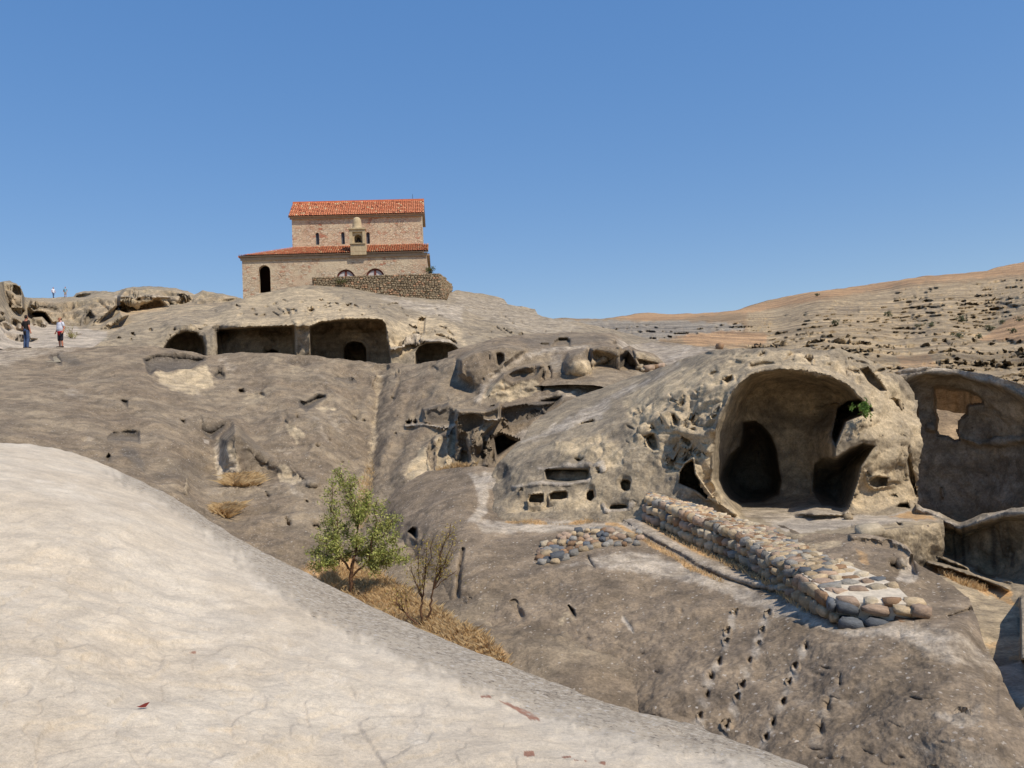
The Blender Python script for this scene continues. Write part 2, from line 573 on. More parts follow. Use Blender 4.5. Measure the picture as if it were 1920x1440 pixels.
Pw = unproj(s.X, s.Y, s.D)
w = np.clip(s.R, 0, 1) * (1 - 0.95 * s.Z[..., 3])
lev = Pw[..., 2] * 0.55 + 1.6 * fbm(Pw * np.array([0.03, 0.03, 0.03]), 4) + 0.12 * perlin(np.stack([s.X / 14, s.Y / 5, 0 * s.X], -1))
slope = np.abs(np.gradient(s.D, axis=0)) / (np.abs(np.gradient(lev, axis=0)) + 0.05)
slope = np.clip(slope, 0.5, 14)
s.D += w * np.clip(slope, 0.5, 9) * (stair(lev, 0.5) - lev + 0.5) * -1.0 * np.sign(-1.0)
yt = s.Y + 0.10 * s.X + 5 * perlin(np.stack([s.X / 70, s.Y / 30, 0 * s.X], -1))
clus = 0.6 + 0.7 * sstep(-0.15, 0.25, fbm(np.stack([s.X / 110, s.Y / 34, 0 * s.X + 4], -1), 3))
l1_ = fbm(np.stack([s.X / 80, yt / 5.0, 0 * s.X + 2], -1), 3)
l2_ = fbm(np.stack([s.X / 20, yt / 2.9, 0 * s.X + 12], -1), 2)
s.D += w * clus * np.clip(s.D / 120, 0.3, 1.6) * (2.4 * sstep(-0.12, 0.2, l1_) + 1.1 * sstep(-0.05, 0.25, l2_) + 0.9 * sstep(0.0, 0.3, perlin(np.stack([s.X / 30, yt / 2.3, 0 * s.X + 31], -1))) - 1.0 * sstep(0.0, 0.35, -l2_) + 0.8 * perlin(np.stack([s.X / 7, yt / 2.6, 0 * s.X + 5], -1)))
s.D += s.Z[..., 2] * (2.6 * fbm(np.stack([s.X / 9, s.Y / 4.5, 0 * s.X], -1), 2) + 2.5 * sstep(0.1, 0.25, perlin(np.stack([s.X / 11, s.Y / 4, 0 * s.X + 9], -1))))
s.steep = 40.0
far_hill = s.finish(M_far, [(0.01, 2.0, 3), (0.1, 0.12, 3)], [(5, 0.1), (30, 2), (120, 20), (300, 90)], rough=(0.0, 1))

# ------------------------------------------------------------------ rocks on the skyline at left
s = Sheet('skyline_rocks', -420, 520,
    [(-420, 500), (-150, 512), (0, 529), (18, 526), (32, 532), (42, 545), (46, 557), (60, 559), (100, 558), (138, 556), (143, 549), (155, 546), (200, 545), (214, 548), (222, 545), (236, 539), (262, 537),
     (295, 537), (330, 541), (352, 546), (364, 552), (372, 549), (380, 544), (395, 547), (420, 551), (450, 558), (480, 568), (520, 572)],
    125, 1.4,
    [(-400, 510, 80), (0, 530, 66), (40, 560, 100), (100, 558, 150), (140, 556, 130), (180, 546, 105), (290, 538, 100), (400, 548, 92), (480, 560, 84), (-300, 650, 48), (0, 650, 47), (100, 650, 48),
     (250, 640, 56), (250, 590, 80), (100, 600, 80), (400, 600, 70), (0, 600, 54), (200, 600, 76), (500, 640, 66)], dmax=300, jit=1.2, jscale=16)
for pl_, ln_, bu_ in ((z2((-60, 110), (80, 98), (140, 116), (180, 160), (182, 240), (190, 330), (110, 330), (-60, 330)), 1.5, 1.5),
        (z2((200, 310), (230, 243), (420, 250), (560, 234), (720, 198), (880, 228), (892, 300), (830, 362), (700, 470), (620, 475), (380, 440), (330, 362), (240, 352)), 4.0, 1.0),
        (z2((560, 224), (590, 190), (640, 178), (820, 183), (872, 226), (700, 226)), 1.0, 0.6), (z2((880, 300), (875, 215), (950, 148), (1100, 148), (1300, 153), (1455, 212), (1440, 285), (1200, 348), (980, 362)), 3.0, 1.0),
        (z2((50, 490), (60, 390), (90, 358), (160, 368), (205, 420), (190, 490)), 0.6, 0.8), (z2((230, 440), (245, 378), (320, 362), (372, 420), (350, 460), (280, 470)), 0.6, 0.8), (z2((690, 480), (800, 390), (900, 325), (985, 358), (900, 440), (790, 490)), 1.0, 0.8),
        (z2((-60, 300), (40, 320), (80, 380), (110, 475), (-60, 460)), 0.8, 0.8), (z2((1430, 285), (1440, 235), (1520, 170), (1700, 206), (1815, 238), (1560, 290)), 1.6, 0.8), (z2((380, 520), (440, 470), (560, 480), (640, 500), (560, 530)), 0.5, 0.3), (z2((0, 560), (30, 480), (110, 470), (220, 500), (330, 540), (200, 570)), 0.8, 0.3)):
    s.face(pl_, ln_ * 2.2, 6, bu_ * 0.25, 3.0)
s.hole(zr((430, 135), (560, 150), (700, 142), (900, 118), (980, 180), (1040, 215), (960, 260), (700, 290), (580, 305), (470, 320), (440, 280)), 5, 5, 10, zone=0, zs=0.7)
s.hole(zr((1100, 140), (1180, 120), (1280, 105), (1240, 170), (1150, 215), (1090, 210)), 3, 5, 8)
s.hole(zr((1110, 60), (1210, 55), (1210, 85), (1150, 95)), 2, 3)
s.hole(zr((20, 60), (130, 55), (120, 85), (40, 90)), 1.2, 3)
s.hole(zr((60, 270), (110, 235), (190, 320), (170, 360), (70, 460), (20, 450)), 2.0, 6, 8, zone=1, zs=0.6)
s.hole(z2((100, 120), (165, 150), (180, 230), (120, 235), (80, 190)), 2.0, 5, 8)
s.hole(z2((60, 270), (90, 265), (85, 320), (65, 310)), 1.5, 4)
s.hole(z2((340, 245), (440, 235), (570, 240), (540, 255), (390, 262)), 1.0, 3, zone=1, zs=0.4)
s.hole(z2((0, 330), (70, 355), (80, 390), (10, 370)), 1.0, 4)
s.hole(z2((60, 400), (90, 420), (110, 480), (80, 460)), 1.0, 4)
s.line(z2((0, 300), (60, 350), (110, 420), (120, 480)), 4, 0.8)
s.line(z2((200, 300), (330, 360), (380, 440)), 5, 0.9)
s.line(z2((420, 320), (300, 300), (210, 300)), 3, 0.6)
s.line(zr((400, 95), (700, 92), (1000, 98), (1080, 125)), 3, -0.8, 2, 0.6)
s.paint(2, [(0, 608), (80, 604), (170, 618), (200, 622), (190, 655), (0, 655)], 8, 0.9)
s.paint(0, [(50, 552), (150, 540), (360, 535), (460, 556), (420, 600), (160, 640), (60, 605)], 20, 0.4, rough=1.0)
s.paint(0, [(-200, 520), (50, 530), (60, 610), (-200, 620)], 20, 0.35, rough=1.0)
s.steep = 14.0
skyline = s.finish(M_hill, [(0.08, 0.6, 3), (0.5, 0.22, 4), (2.2, 0.05, 3)], [(0.6, 0.05), (2, 0.5), (6, 2), (20, 10)], rough=(0.62, 0.42))

# ------------------------------------------------------------------ hill with the row of rock-cut halls, under the church
s = Sheet('cave_hill', 130, 1330,
    [(130, 668), (165, 652), (185, 644), (200, 636), (215, 622), (228, 612), (245, 606), (262, 604), (300, 603), (340, 594), (372, 584), (400, 577), (430, 568), (460, 559), (490, 551), (530, 541), (560, 536),
     (590, 533), (620, 534), (650, 538), (700, 549), (750, 556), (800, 560), (838, 563), (843, 549), (855, 544), (880, 547), (915, 552), (945, 560), (952, 570), (980, 576), (1003, 580), (1008, 590), (1040, 599), (1090, 606), (1140, 616), (1200, 632), (1330, 660)],
    165, 1.5,
    [(150, 655, 46.5), (240, 640, 49), (300, 640, 50), (350, 660, 50), (450, 660, 50), (560, 640, 50), (650, 660, 50), (750, 660, 49.5), (820, 670, 49), (900, 660, 47), (350, 600, 56), (450, 594, 53.5), (560, 590, 53), (650, 582, 54), (450, 612, 49.8), (560, 607, 49.6), (650, 599, 49.6), (720, 604, 49.8), (350, 618, 50.2), (820, 640, 49.2), (620, 556, 63), (500, 575, 61), (800, 610, 55), (750, 590, 57),
     (230, 612, 54), (400, 578, 66), (480, 555, 70), (580, 534, 71), (700, 550, 70), (838, 562, 69), (850, 546, 76), (945, 562, 76), (900, 610, 60), (1005, 585, 72), (1000, 620, 60), (1140, 618, 66), (1100, 650, 54), (1250, 680, 50), (1200, 640, 64),
     (400, 800, 47), (700, 800, 46), (1000, 800, 44)], dmax=130, jit=1.3, jscale=22)
s.paint(0, zc((0, 1000), (150, 900), (500, 830), (760, 830), (1000, 960), (1280, 1060), (1320, 1180), (1000, 1100), (640, 1140), (300, 1140), (-150, 1140), (-500, 1250)), 14, 0.75, rough=0.8)
s.paint(0, zc((1270, 1130), (1500, 1060), (1620, 1050), (1900, 1150), (1950, 1300), (1700, 1240), (1540, 1290), (1400, 1400), (1320, 1300)), 12, 0.85, rough=0.7)
s.paint(2, zc((1200, 900), (1700, 950), (1920, 960), (1920, 1120), (1650, 1060), (1400, 980)), 14, 0.6)
s.paint(2, [(842, 546), (945, 560), (1005, 582), (1100, 612), (1060, 640), (960, 620), (860, 580)], 16, 0.4)
s.paint(1, zc((100, 980), (420, 960), (450, 1080), (120, 1110)), 16, 0.5)
s.paint(0, zr((180, 330), (470, 250), (560, 300), (450, 420), (200, 480)), 10, 0.7)
s.paint(2, zr((0, 520), (300, 460), (480, 410), (480, 450), (200, 560), (0, 620)), 8, 0.7)
# overhanging brow above the halls
s.line(zc((-500, 1130), (-100, 1130), (500, 1130), (640, 1130), (760, 1090), (1000, 1060), (1260, 1090)), 9, -0.9)
s.line(zc((0, 1090), (500, 1080), (760, 1050), (1200, 1040)), 16, -0.7)
# the halls
s.hole([(303, 672), (306, 652), (314, 638), (330, 625), (348, 619), (368, 622), (382, 634), (388, 652), (388, 690), (303, 690)], 4.5, 4, 5, jit=0.6)
s.hole([(406, 690), (404, 622), (412, 616), (450, 613), (500, 611), (554, 609), (557, 690)], 4.2, 4, 3, jit=0.5)
s.hole([(581, 690), (579, 612), (600, 603), (640, 598), (690, 596), (716, 598), (724, 606), (730, 640), (734, 668), (734, 690)], 4.2, 4, 3, jit=0.5)
s.hole([(777, 690), (777, 662), (784, 649), (800, 642), (826, 640), (848, 644), (866, 657), (866, 690)], 3.5, 3, 4, jit=0.8)
s.hole([(645, 690), (645, 654), (652, 643), (664, 639), (678, 642), (687, 653), (688, 690)], 4.0, 3, jit=0.4)
s.hole([(498, 670), (500, 657), (510, 654), (521, 658), (522, 670)], 2.5, 2, jit=0.3)
for pl, d in ((zc((1270, 970), (1330, 945), (1390, 945), (1385, 970), (1300, 985)), 1.2), (zc((640, 1000), (690, 1010), (670, 1055), (640, 1060)), 1.0), (zc((910, 980), (950, 950), (1000, 975), (990, 990), (940, 1000)), 0.9),
              (zc((1040, 980), (1080, 985), (1150, 1020), (1130, 1030), (1060, 1000)), 0.7), (zc((540, 860), (560, 850), (600, 880), (570, 890)), 0.8), (zc((680, 840), (750, 830), (760, 850), (700, 870)), 0.8),
              (zc((510, 1000), (540, 990), (560, 1010), (520, 1020)), 0.8), (zc((480, 1030), (500, 1020), (500, 1050), (465, 1050)), 0.7), (zc((710, 980), (740, 975), (750, 1000), (720, 1010)), 0.7),
              (zr((560, 510), (600, 490), (635, 530), (620, 550), (580, 545)), 0.9), (zr((390, 550), (430, 540), (490, 550), (460, 585), (420, 590)), 0.7), (zr((770, 460), (800, 445), (830, 480), (800, 500), (775, 490)), 0.7),
              (zr((820, 605), (860, 598), (855, 615)), 0.5), (zr((1240, 400), (1300, 370), (1400, 365), (1380, 385), (1250, 410)), 0.6), (zr((1490, 240), (1540, 250), (1545, 280), (1510, 275)), 0.8),
              (zr((405, 285), (490, 280), (480, 330), (430, 345)), 1.0), (zr((1400, 170), (1460, 172), (1520, 195), (1430, 195)), 0.8), (zc((1540, 1080), (1610, 1060), (1600, 1200), (1560, 1230), (1530, 1150)), 1.3),
              (zc((1690, 1120), (1790, 1150), (1800, 1200), (1730, 1170)), 0.6), (zc((920, 870), (960, 890), (1000, 905), (940, 895)), 0.5), (zc((1700, 975), (1790, 990), (1760, 995)), 0.4)):
    s.hole(pl, d, 3.0, jit=1.5)
# crumbling pits above the halls
rr = random.Random(5)
for k in range(70):
    x, y = rr.uniform(430, 730), rr.gauss(576, 12)
    if y < 545 + abs(x - 590) * 0.12 or y > 600: continue
    s.hole(ell(x, y, rr.uniform(3, 10), rr.uniform(1.8, 5), 7, rr.uniform(-0.6, 0.6)), rr.uniform(0.5, 1.3), 3.5, jit=1.6)
for k in range(40):
    x, y = rr.uniform(240, 420), rr.uniform(590, 640)
    if y < 640 - (x - 220) * 0.26: continue
    s.hole(ell(x, y, rr.uniform(2, 7), rr.uniform(1.2, 3), 7, rr.uniform(-0.4, 0.2)), rr.uniform(0.3, 0.8), 3, jit=1.6)
for k in range(50):
    x, y = rr.uniform(745, 1000), rr.uniform(575, 640)
    s.hole(ell(x, y, rr.uniform(4, 16), rr.uniform(1.6, 4), 7, rr.uniform(0.1, 0.7)), rr.uniform(0.3, 0.9), 3.5, jit=2)
for k in range(30):
    x = rr.uniform(860, 1080); y = rr.uniform(600, 640)
    s.hole(ell(x, y, rr.uniform(2, 6), rr.uniform(1.2, 2.6), 9), rr.uniform(0.3, 0.6), 2.5, jit=1.6)
s.line(zc((1330, 1330), (1420, 1310), (1450, 1270), (1520, 1250), (1660, 1260), (1800, 1270)), 4, -0.7, 2, 0.8)
s.steep = 16.0
cave_hill = s.finish(M_cliff, [(0.12, 0.35, 3), (0.6, 0.2, 4), (2.6, 0.06, 3)], [(0.5, 0.03), (2.5, 0.05), (9, 0.1), (16, 0.6), (24, 4), (40, 14)], rough=(0.22, 0.7), extra=lambda sh, P: np.clip(sh.R, 0, 1) * (0.4 * (0.5 - 2 * np.abs(perlin(P * np.array([0.35, 0.35, 0.6]) + 60))) + 0.18 * (0.5 - 2 * np.abs(perlin(P * 0.9 + 80)))))

# ------------------------------------------------------------------ low ledges behind the middle outcrop
s = Sheet('rock_ledges', 840, 1460,
    [(840, 660), (880, 648), (930, 634), (960, 630), (1000, 626), (1060, 623), (1110, 624), (1152, 625), (1165, 634), (1176, 646), (1200, 645), (1240, 640), (1290, 647), (1320, 650), (1342, 648), (1352, 650), (1400, 664), (1460, 690)],
    100, 2.0,
    [(860, 655, 47), (940, 634, 50), (1060, 624, 53), (1150, 626, 52), (1200, 646, 55), (1290, 648, 52), (1400, 662, 46), (950, 665, 43), (1060, 650, 46), (1160, 660, 44), (1300, 680, 40), (1200, 700, 38), (1450, 720, 38), (900, 800, 36), (1300, 800, 33)], dmax=100, jit=1.3)
s.hole(z4((660, 330), (680, 285), (710, 264), (770, 262), (795, 280), (792, 330)), 1.6, 4)
s.hole(z4((560, 295), (650, 300), (660, 325), (600, 325)), 0.7, 3)
s.hole(z4((1060, 300), (1100, 270), (1110, 310), (1080, 330)), 1.2, 4, zone=1, zs=0.5)
s.hole(z4((1490, 320), (1530, 330), (1520, 350)), 0.4, 3)
s.line(zs_((560, 280), (760, 210), (900, 90)), 4, -0.5, 2, 0.9)
s.line(zs_((1080, 90), (1170, 190)), 3, 0.4)
s.line(zs_((0, 100), (400, 160), (560, 280)), 5, 0.6)
s.paint(1, z4((430, 270), (660, 250), (1000, 245), (1080, 270), (900, 300), (520, 330)), 8, 0.6)
s.paint(2, [(1150, 628), (1180, 640), (1300, 648), (1340, 655), (1250, 690), (1180, 690)], 12, 0.6)
rock_ledges = s.finish(M_slope, [(0.15, 0.3, 3), (0.8, 0.1, 4), (3.0, 0.03, 3)], [(0.5, 0.05), (2, 0.4), (6, 2), (14, 6)])

# ------------------------------------------------------------------ the bowl shaped grey slope, left and centre
s = Sheet('rock_slope', -420, 1296,
    [(-420, 640), (-100, 650), (0, 656), (20, 652), (60, 653), (100, 652), (160, 651), (240, 648), (275, 647), (300, 650), (330, 656), (360, 661), (388, 669), (402, 671), (430, 666), (480, 664), (520, 665), (560, 668), (600, 669), (640, 674), (700, 677),
     (735, 678), (770, 681), (790, 681), (830, 674), (862, 663), (890, 654), (915, 645), (940, 639), (960, 640), (980, 646), (994, 654), (1010, 654), (1040, 652), (1075, 648), (1100, 646), (1125, 644), (1150, 647), (1164, 655), (1180, 648), (1190, 654), (1225, 662), (1240, 676), (1258, 688), (1300, 720), (1420, 780)],
    560, 2.0,
    [(-400, 660, 44), (0, 656, 45), (100, 653, 45.5), (240, 650, 46), (390, 670, 46.5), (560, 668, 47), (700, 677, 47), (780, 682, 46), (860, 664, 44), (940, 640, 42.5), (1000, 655, 42), (1100, 646, 42.5), (1180, 652, 43), (1240, 680, 39), (1400, 790, 34),
     (-400, 850, 22), (0, 720, 36), (0, 828, 26), (200, 720, 37.5), (200, 800, 30.5), (200, 880, 25.5), (330, 930, 24.5), (400, 740, 40), (500, 700, 43.5), (400, 850, 31.5), (400, 910, 28.5), (400, 985, 24.5), (500, 900, 29.5), (540, 1040, 22.5), (600, 800, 34.8),
     (600, 980, 25), (655, 1115, 20.2), (640, 900, 30), (690, 870, 34), (710, 760, 40.5), (720, 700, 44.5), (690, 960, 28.6), (800, 760, 37.2), (800, 700, 42), (830, 880, 30.5), (860, 800, 34), (760, 890, 29.5), (760, 1000, 25.5), (900, 720, 38.5), (980, 780, 34.5),
     (960, 860, 31), (1080, 720, 36.5), (1190, 700, 38), (1000, 700, 38.5), (800, 1180, 17.2), (930, 1240, 14.8), (860, 1190, 16.0), (1100, 1300, 13.5), (600, 1250, 17), (0, 1200, 17), (1100, 900, 29), (1300, 900, 27), (400, 1250, 17)],
    dmax=60, hidden=340, jit=1.4)
s.face(z4((20, 400), (100, 350), (200, 310), (340, 288), (470, 318), (515, 345), (455, 400), (330, 500), (230, 600), (120, 640), (20, 520)), 2.2, 12, 0.5)
s.face(z4((190, 680), (240, 590), (330, 490), (480, 440), (600, 425), (650, 480), (640, 590), (590, 650), (400, 680)), 0.9, 8, 0.3)
s.face(z4((730, 530), (735, 430), (770, 360), (830, 335), (905, 320), (925, 420), (935, 525), (840, 540)), 0.7, 8, 0.6)
s.face(z4((925, 525), (920, 330), (1000, 308), (1100, 315), (1190, 335), (1250, 420), (1265, 482), (1110, 506)), 0.5, 6, 0.3)
s.face(z4((1200, 490), (1210, 345), (1300, 350), (1390, 395), (1430, 450), (1330, 480)), 0.5, 7, 0.4)
s.face(z4((320, 880), (330, 720), (450, 700), (600, 690), (700, 690), (620, 760), (480, 830)), 0.4, 5)
s.face(zp((340, 1085), (420, 960), (560, 720), (720, 600), (985, 480), (985, 985), (700, 1060)), 3.0, 14)
s.face(zp((985, 975), (980, 290), (1080, 300), (1340, 300), (1530, 220), (1540, 420), (1330, 640), (1320, 985)), 0.5, 6)
s.face(zp((580, 490), (585, 290), (700, 260), (900, 200), (985, 280), (985, 490)), 0.4, 5)
s.face(zq((980, 640), (1000, 260), (1130, 120), (1190, 160), (1320, 300), (1500, 440), (1700, 570), (1760, 630), (1400, 640)), 2.4, 20, 0.0)
# terrace lip features
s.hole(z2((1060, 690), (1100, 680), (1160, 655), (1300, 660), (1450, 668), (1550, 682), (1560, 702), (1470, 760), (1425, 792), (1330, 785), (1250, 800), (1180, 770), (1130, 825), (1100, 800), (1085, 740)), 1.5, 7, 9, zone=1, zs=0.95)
s.paint(0, z2((1150, 800), (1250, 800), (1420, 795), (1540, 770), (1600, 850), (1600, 900), (1450, 960), (1290, 940), (1200, 860)), 10, 0.9)
s.hole(z2((350, 680), (380, 650), (440, 640), (470, 700), (470, 745), (440, 740)), 1.1, 8, 8, zone=1, zs=0.9)
s.paint(1, z2((370, 650), (460, 640), (600, 690), (730, 760), (640, 750), (470, 740)), 14, 0.7)
s.hole(z2((1590, 830), (1620, 775), (1680, 775), (1700, 820), (1690, 850), (1640, 850)), 0.9, 6, 7, zone=1, zs=0.9)
s.hole(z2((875, 985), (970, 995), (965, 1080), (920, 1040)), 0.9, 4, 5, zone=1, zs=0.8)
s.hole(z2((1780, 925), (1820, 912), (1840, 940), (1800, 955)), 0.5, 3)
s.hole(z2((1340, 1140), (1390, 1150), (1395, 1195), (1370, 1180)), 0.6, 3, zone=1, zs=0.6)
s.hole(zq((65, 260), (150, 200), (250, 190), (366, 185), (370, 320), (300, 300), (90, 300)), 0.85, 5, 14, zone=1, zs=0.75, jit=0.8)
s.paint(1, zq((160, 350), (330, 330), (380, 430), (420, 560), (330, 510), (220, 430)), 12, 0.8)
s.hole(zq((70, 420), (110, 380), (130, 420), (90, 480)), 0.7, 4, zone=1, zs=0.8)
s.hole(zq((840, 180), (880, 170), (930, 190), (1000, 160), (1090, 140), (1060, 190), (960, 280), (900, 260), (850, 210)), 0.7, 6, 8, zone=1, zs=0.9)
s.paint(2, zq((870, 255), (940, 270), (930, 305), (890, 300)), 5, 1.0)
s.paint(0, zq((975, 260), (1010, 240), (1040, 330), (1150, 340), (1170, 500), (1150, 620), (1000, 640), (970, 500)), 10, 0.75)
s.paint(2, zq((975, 300), (1015, 300), (1160, 460), (1160, 560), (1020, 640), (975, 500)), 8, 0.5)
s.line(zq((1130, 120), (1140, 250), (1170, 420), (1180, 520)), 9, -0.35)
s.soft(432, 850, 26, 55, -1.0)
s.soft(380, 880, 40, 40, 0.8)
s.line(zq((1160, 140), (1320, 300), (1500, 440), (1680, 560), (1780, 630)), 11, -0.4)
s.soft(490, 880, 45, 30, 0.9, 0.6)
s.paint(1, zq((1180, 160), (1320, 320), (1500, 480), (1420, 540), (1230, 500), (1180, 330)), 14, 0.55)
s.paint(0, zq((1480, 510), (1560, 490), (1680, 590), (1690, 630), (1500, 630)), 8, 0.9)
s.paint(1, zq((700, 420), (900, 380), (930, 480), (880, 620), (700, 600), (520, 620), (480, 520), (600, 450)), 24, 0.5)
s.line(zq((740, 600), (735, 720)), 4, -0.4, 0, 0.6)
s.line([(395, 925), (450, 914), (520, 908), (590, 905)], 10, -0.3, 2, 0.3)
s.hole(zq((1800, 330), (1850, 320), (1840, 350), (1800, 350)), 0.6, 3, zone=1, zs=0.6)
s.paint(0, zq((1560, 190), (1620, 180), (1710, 250), (1640, 290), (1570, 240)), 8, 0.8)
s.hole(zq((1750, 0), (1800, -30), (1790, 20), (1690, 60)), 0.1, 4)
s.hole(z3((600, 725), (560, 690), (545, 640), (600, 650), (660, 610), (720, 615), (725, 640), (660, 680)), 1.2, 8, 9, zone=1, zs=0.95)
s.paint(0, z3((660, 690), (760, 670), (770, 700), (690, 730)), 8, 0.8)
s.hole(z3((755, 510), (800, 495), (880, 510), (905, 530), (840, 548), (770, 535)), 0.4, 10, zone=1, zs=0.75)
s.soft(558, 684, 26, 7, 0.7)
s.paint(0, z3((500, 450), (560, 445), (600, 480), (520, 490)), 8, 0.6)
s.paint(1, z3((470, 430), (560, 415), (640, 430), (600, 450), (500, 450)), 8, 0.6)
for (x, y), r, d in zip(z3((225, 600), (550, 762), (880, 758), (935, 768), (1195, 778), (1235, 776), (1122, 742), (1120, 845), (740, 885), (665, 918), (378, 1208), (500, 1378), (660, 1388), (605, 1240), (815, 1015), (1500, 690), (1340, 470), (1484, 480), (525, 470), (345, 620), (1100, 640)),
                        (6, 5, 7, 4, 5, 5, 4, 3, 4, 5, 5, 7, 8, 4, 4, 4, 9, 7, 3, 7, 5), (0.5,) * 21):
    s.hole(ell(x, y, r * 1.15, r * 0.85, 10, 0.4), d * 0.7, 4.5, zone=1, zs=0.35, jit=1.5)
s.paint(0, z3((250, 610), (330, 600), (390, 660), (300, 700), (220, 680)), 12, 0.5)
s.paint(2, z3((770, 750), (850, 760), (860, 820), (800, 800)), 10, 0.4)
# water channel
s.line([(720, 690), (712, 730), (706, 765), (701, 800), (703, 832), (696, 865), (690, 912), (682, 960), (670, 1020), (655, 1090)], 11, 0.6)
s.line([(704, 790), (701, 820), (695, 860), (684, 900), (676, 950), (664, 1020)], 5, 0.0, 0, 0.55, 9)
s.line([(712, 700), (706, 765), (703, 800)], 3, 0.2, 0, 0.5, 4)
s.line([(719, 690), (690, 700), (670, 760), (660, 800)], 9, 0.25)
s.hole(z3((1120, 462), (1138, 465), (1148, 540), (1140, 560)), 0.9, 3, zone=1, zs=0.8)
s.line(z3((1145, 540), (1120, 600), (1105, 650)), 3, 0.35, 1, 0.5)
s.line([(735, 690), (742, 740), (730, 800), (716, 860), (706, 930)], 22, -0.25)
for pl_, w_, a_ in (([(560, 690), (620, 780), (668, 870)], 14, 0.3), ([(600, 690), (640, 770), (680, 860)], 9, -0.25), ([(640, 690), (672, 780), (690, 850)], 10, 0.3), ([(770, 700), (742, 780), (716, 860)], 10, -0.3),
                    ([(820, 700), (775, 790), (728, 900)], 12, 0.35), ([(500, 690), (560, 800), (640, 900)], 18, -0.3), ([(300, 720), (360, 780), (420, 880)], 20, 0.35), ([(220, 690), (300, 800), (340, 900)], 18, -0.3), ([(120, 700), (220, 790), (300, 890)], 22, 0.3)):
    s.line(pl_, w_, a_)
for x_, y_, rx_, ry_, a_ in ((330, 715, 50, 20, 0.5), (585, 757, 34, 24, 0.7), (645, 712, 36, 12, 0.4), (480, 745, 30, 18, 0.4), (110, 690, 50, 16, 0.5), (520, 830, 40, 26, -0.5), (860, 720, 40, 14, 0.5), (380, 780, 40, 20, -0.5)):
    s.soft(x_, y_, rx_, ry_, a_, 0.3)
# middle: cut steps, panels, dark recesses
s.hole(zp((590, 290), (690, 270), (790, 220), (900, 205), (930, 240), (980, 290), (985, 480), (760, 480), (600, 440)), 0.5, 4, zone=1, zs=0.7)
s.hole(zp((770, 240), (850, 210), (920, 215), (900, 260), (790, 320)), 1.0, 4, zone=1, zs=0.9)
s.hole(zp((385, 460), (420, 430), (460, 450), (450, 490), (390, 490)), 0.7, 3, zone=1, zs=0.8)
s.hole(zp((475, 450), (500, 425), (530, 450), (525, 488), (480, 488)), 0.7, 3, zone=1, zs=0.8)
s.hole(zp((245, 590), (280, 580), (285, 605), (255, 610)), 0.5, 3, zone=1, zs=0.8)
s.line(zp((380, 500), (600, 480), (830, 520), (980, 490)), 3, -0.35, 2, 0.7)
s.paint(0, zp((340, 1070), (420, 960), (520, 860), (560, 740), (620, 760), (680, 920), (700, 1050), (690, 1090), (450, 1105)), 6, 1.0)
s.paint(0, zp((730, 640), (800, 600), (840, 640), (980, 600), (965, 980), (740, 1000)), 6, 1.0)
s.line(zp((690, 700), (700, 900), (710, 1060)), 3, 0.35)
s.line(zp((820, 640), (815, 950)), 4, 0.3, 1, 0.6)
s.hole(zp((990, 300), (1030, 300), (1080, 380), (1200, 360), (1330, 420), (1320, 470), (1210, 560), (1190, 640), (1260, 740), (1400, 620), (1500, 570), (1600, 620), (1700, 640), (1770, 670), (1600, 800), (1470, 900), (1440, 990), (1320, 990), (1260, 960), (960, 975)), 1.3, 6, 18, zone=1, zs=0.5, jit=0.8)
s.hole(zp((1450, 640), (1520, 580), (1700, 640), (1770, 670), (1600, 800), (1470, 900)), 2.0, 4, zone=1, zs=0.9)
s.line(zp((1000, 320), (1090, 560), (1150, 800), (1200, 960)), 9, -0.5, 0, 0.5)
s.line(zp((1350, 640), (1370, 800), (1350, 980)), 6, -0.9, 1, 0.5)
s.soft(886, 840, 12, 26, -0.9)
s.hole(zp((1330, 430), (1340, 310), (1400, 260), (1520, 220), (1525, 400), (1510, 430)), 0.45, 3, zone=1, zs=0.45, jit=0.5)
s.hole(zp((1540, 300), (1640, 270), (1800, 230), (1920, 210), (2150, 150), (2300, 130), (2200, 260), (1920, 410), (1700, 470), (1620, 470), (1560, 400)), 0.7, 6, zone=1, zs=0.8)
s.line(zp((1340, 425), (1510, 420)), 3, -0.3, 2, 0.8)
s.paint(2, zp((1540, 560), (1700, 520), (1920, 430), (2200, 280), (2300, 250), (2300, 420), (1920, 610), (1780, 660), (1650, 600)), 8, 0.8)
s.paint(3, zp((960, 990), (1050, 950), (1200, 940), (1180, 975), (900, 1010), (740, 1005)), 6, 0.9)
# middle: slots and box caves
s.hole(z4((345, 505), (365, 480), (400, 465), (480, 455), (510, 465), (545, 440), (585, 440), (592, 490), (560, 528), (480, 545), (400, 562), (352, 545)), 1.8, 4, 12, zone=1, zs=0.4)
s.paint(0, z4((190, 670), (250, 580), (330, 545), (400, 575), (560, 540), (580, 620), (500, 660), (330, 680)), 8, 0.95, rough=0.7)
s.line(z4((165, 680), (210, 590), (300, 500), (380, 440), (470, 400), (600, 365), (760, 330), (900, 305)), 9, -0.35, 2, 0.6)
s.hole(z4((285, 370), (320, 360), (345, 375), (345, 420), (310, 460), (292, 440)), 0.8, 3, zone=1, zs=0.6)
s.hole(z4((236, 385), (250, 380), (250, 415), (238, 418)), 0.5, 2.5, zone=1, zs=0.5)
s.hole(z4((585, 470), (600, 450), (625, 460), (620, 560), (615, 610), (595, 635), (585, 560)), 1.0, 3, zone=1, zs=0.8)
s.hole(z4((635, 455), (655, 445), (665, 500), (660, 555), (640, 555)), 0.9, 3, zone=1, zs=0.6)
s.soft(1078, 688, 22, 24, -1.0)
s.paint(0, z4((760, 500), (800, 420), (900, 420), (920, 510), (780, 530)), 10, 0.8)
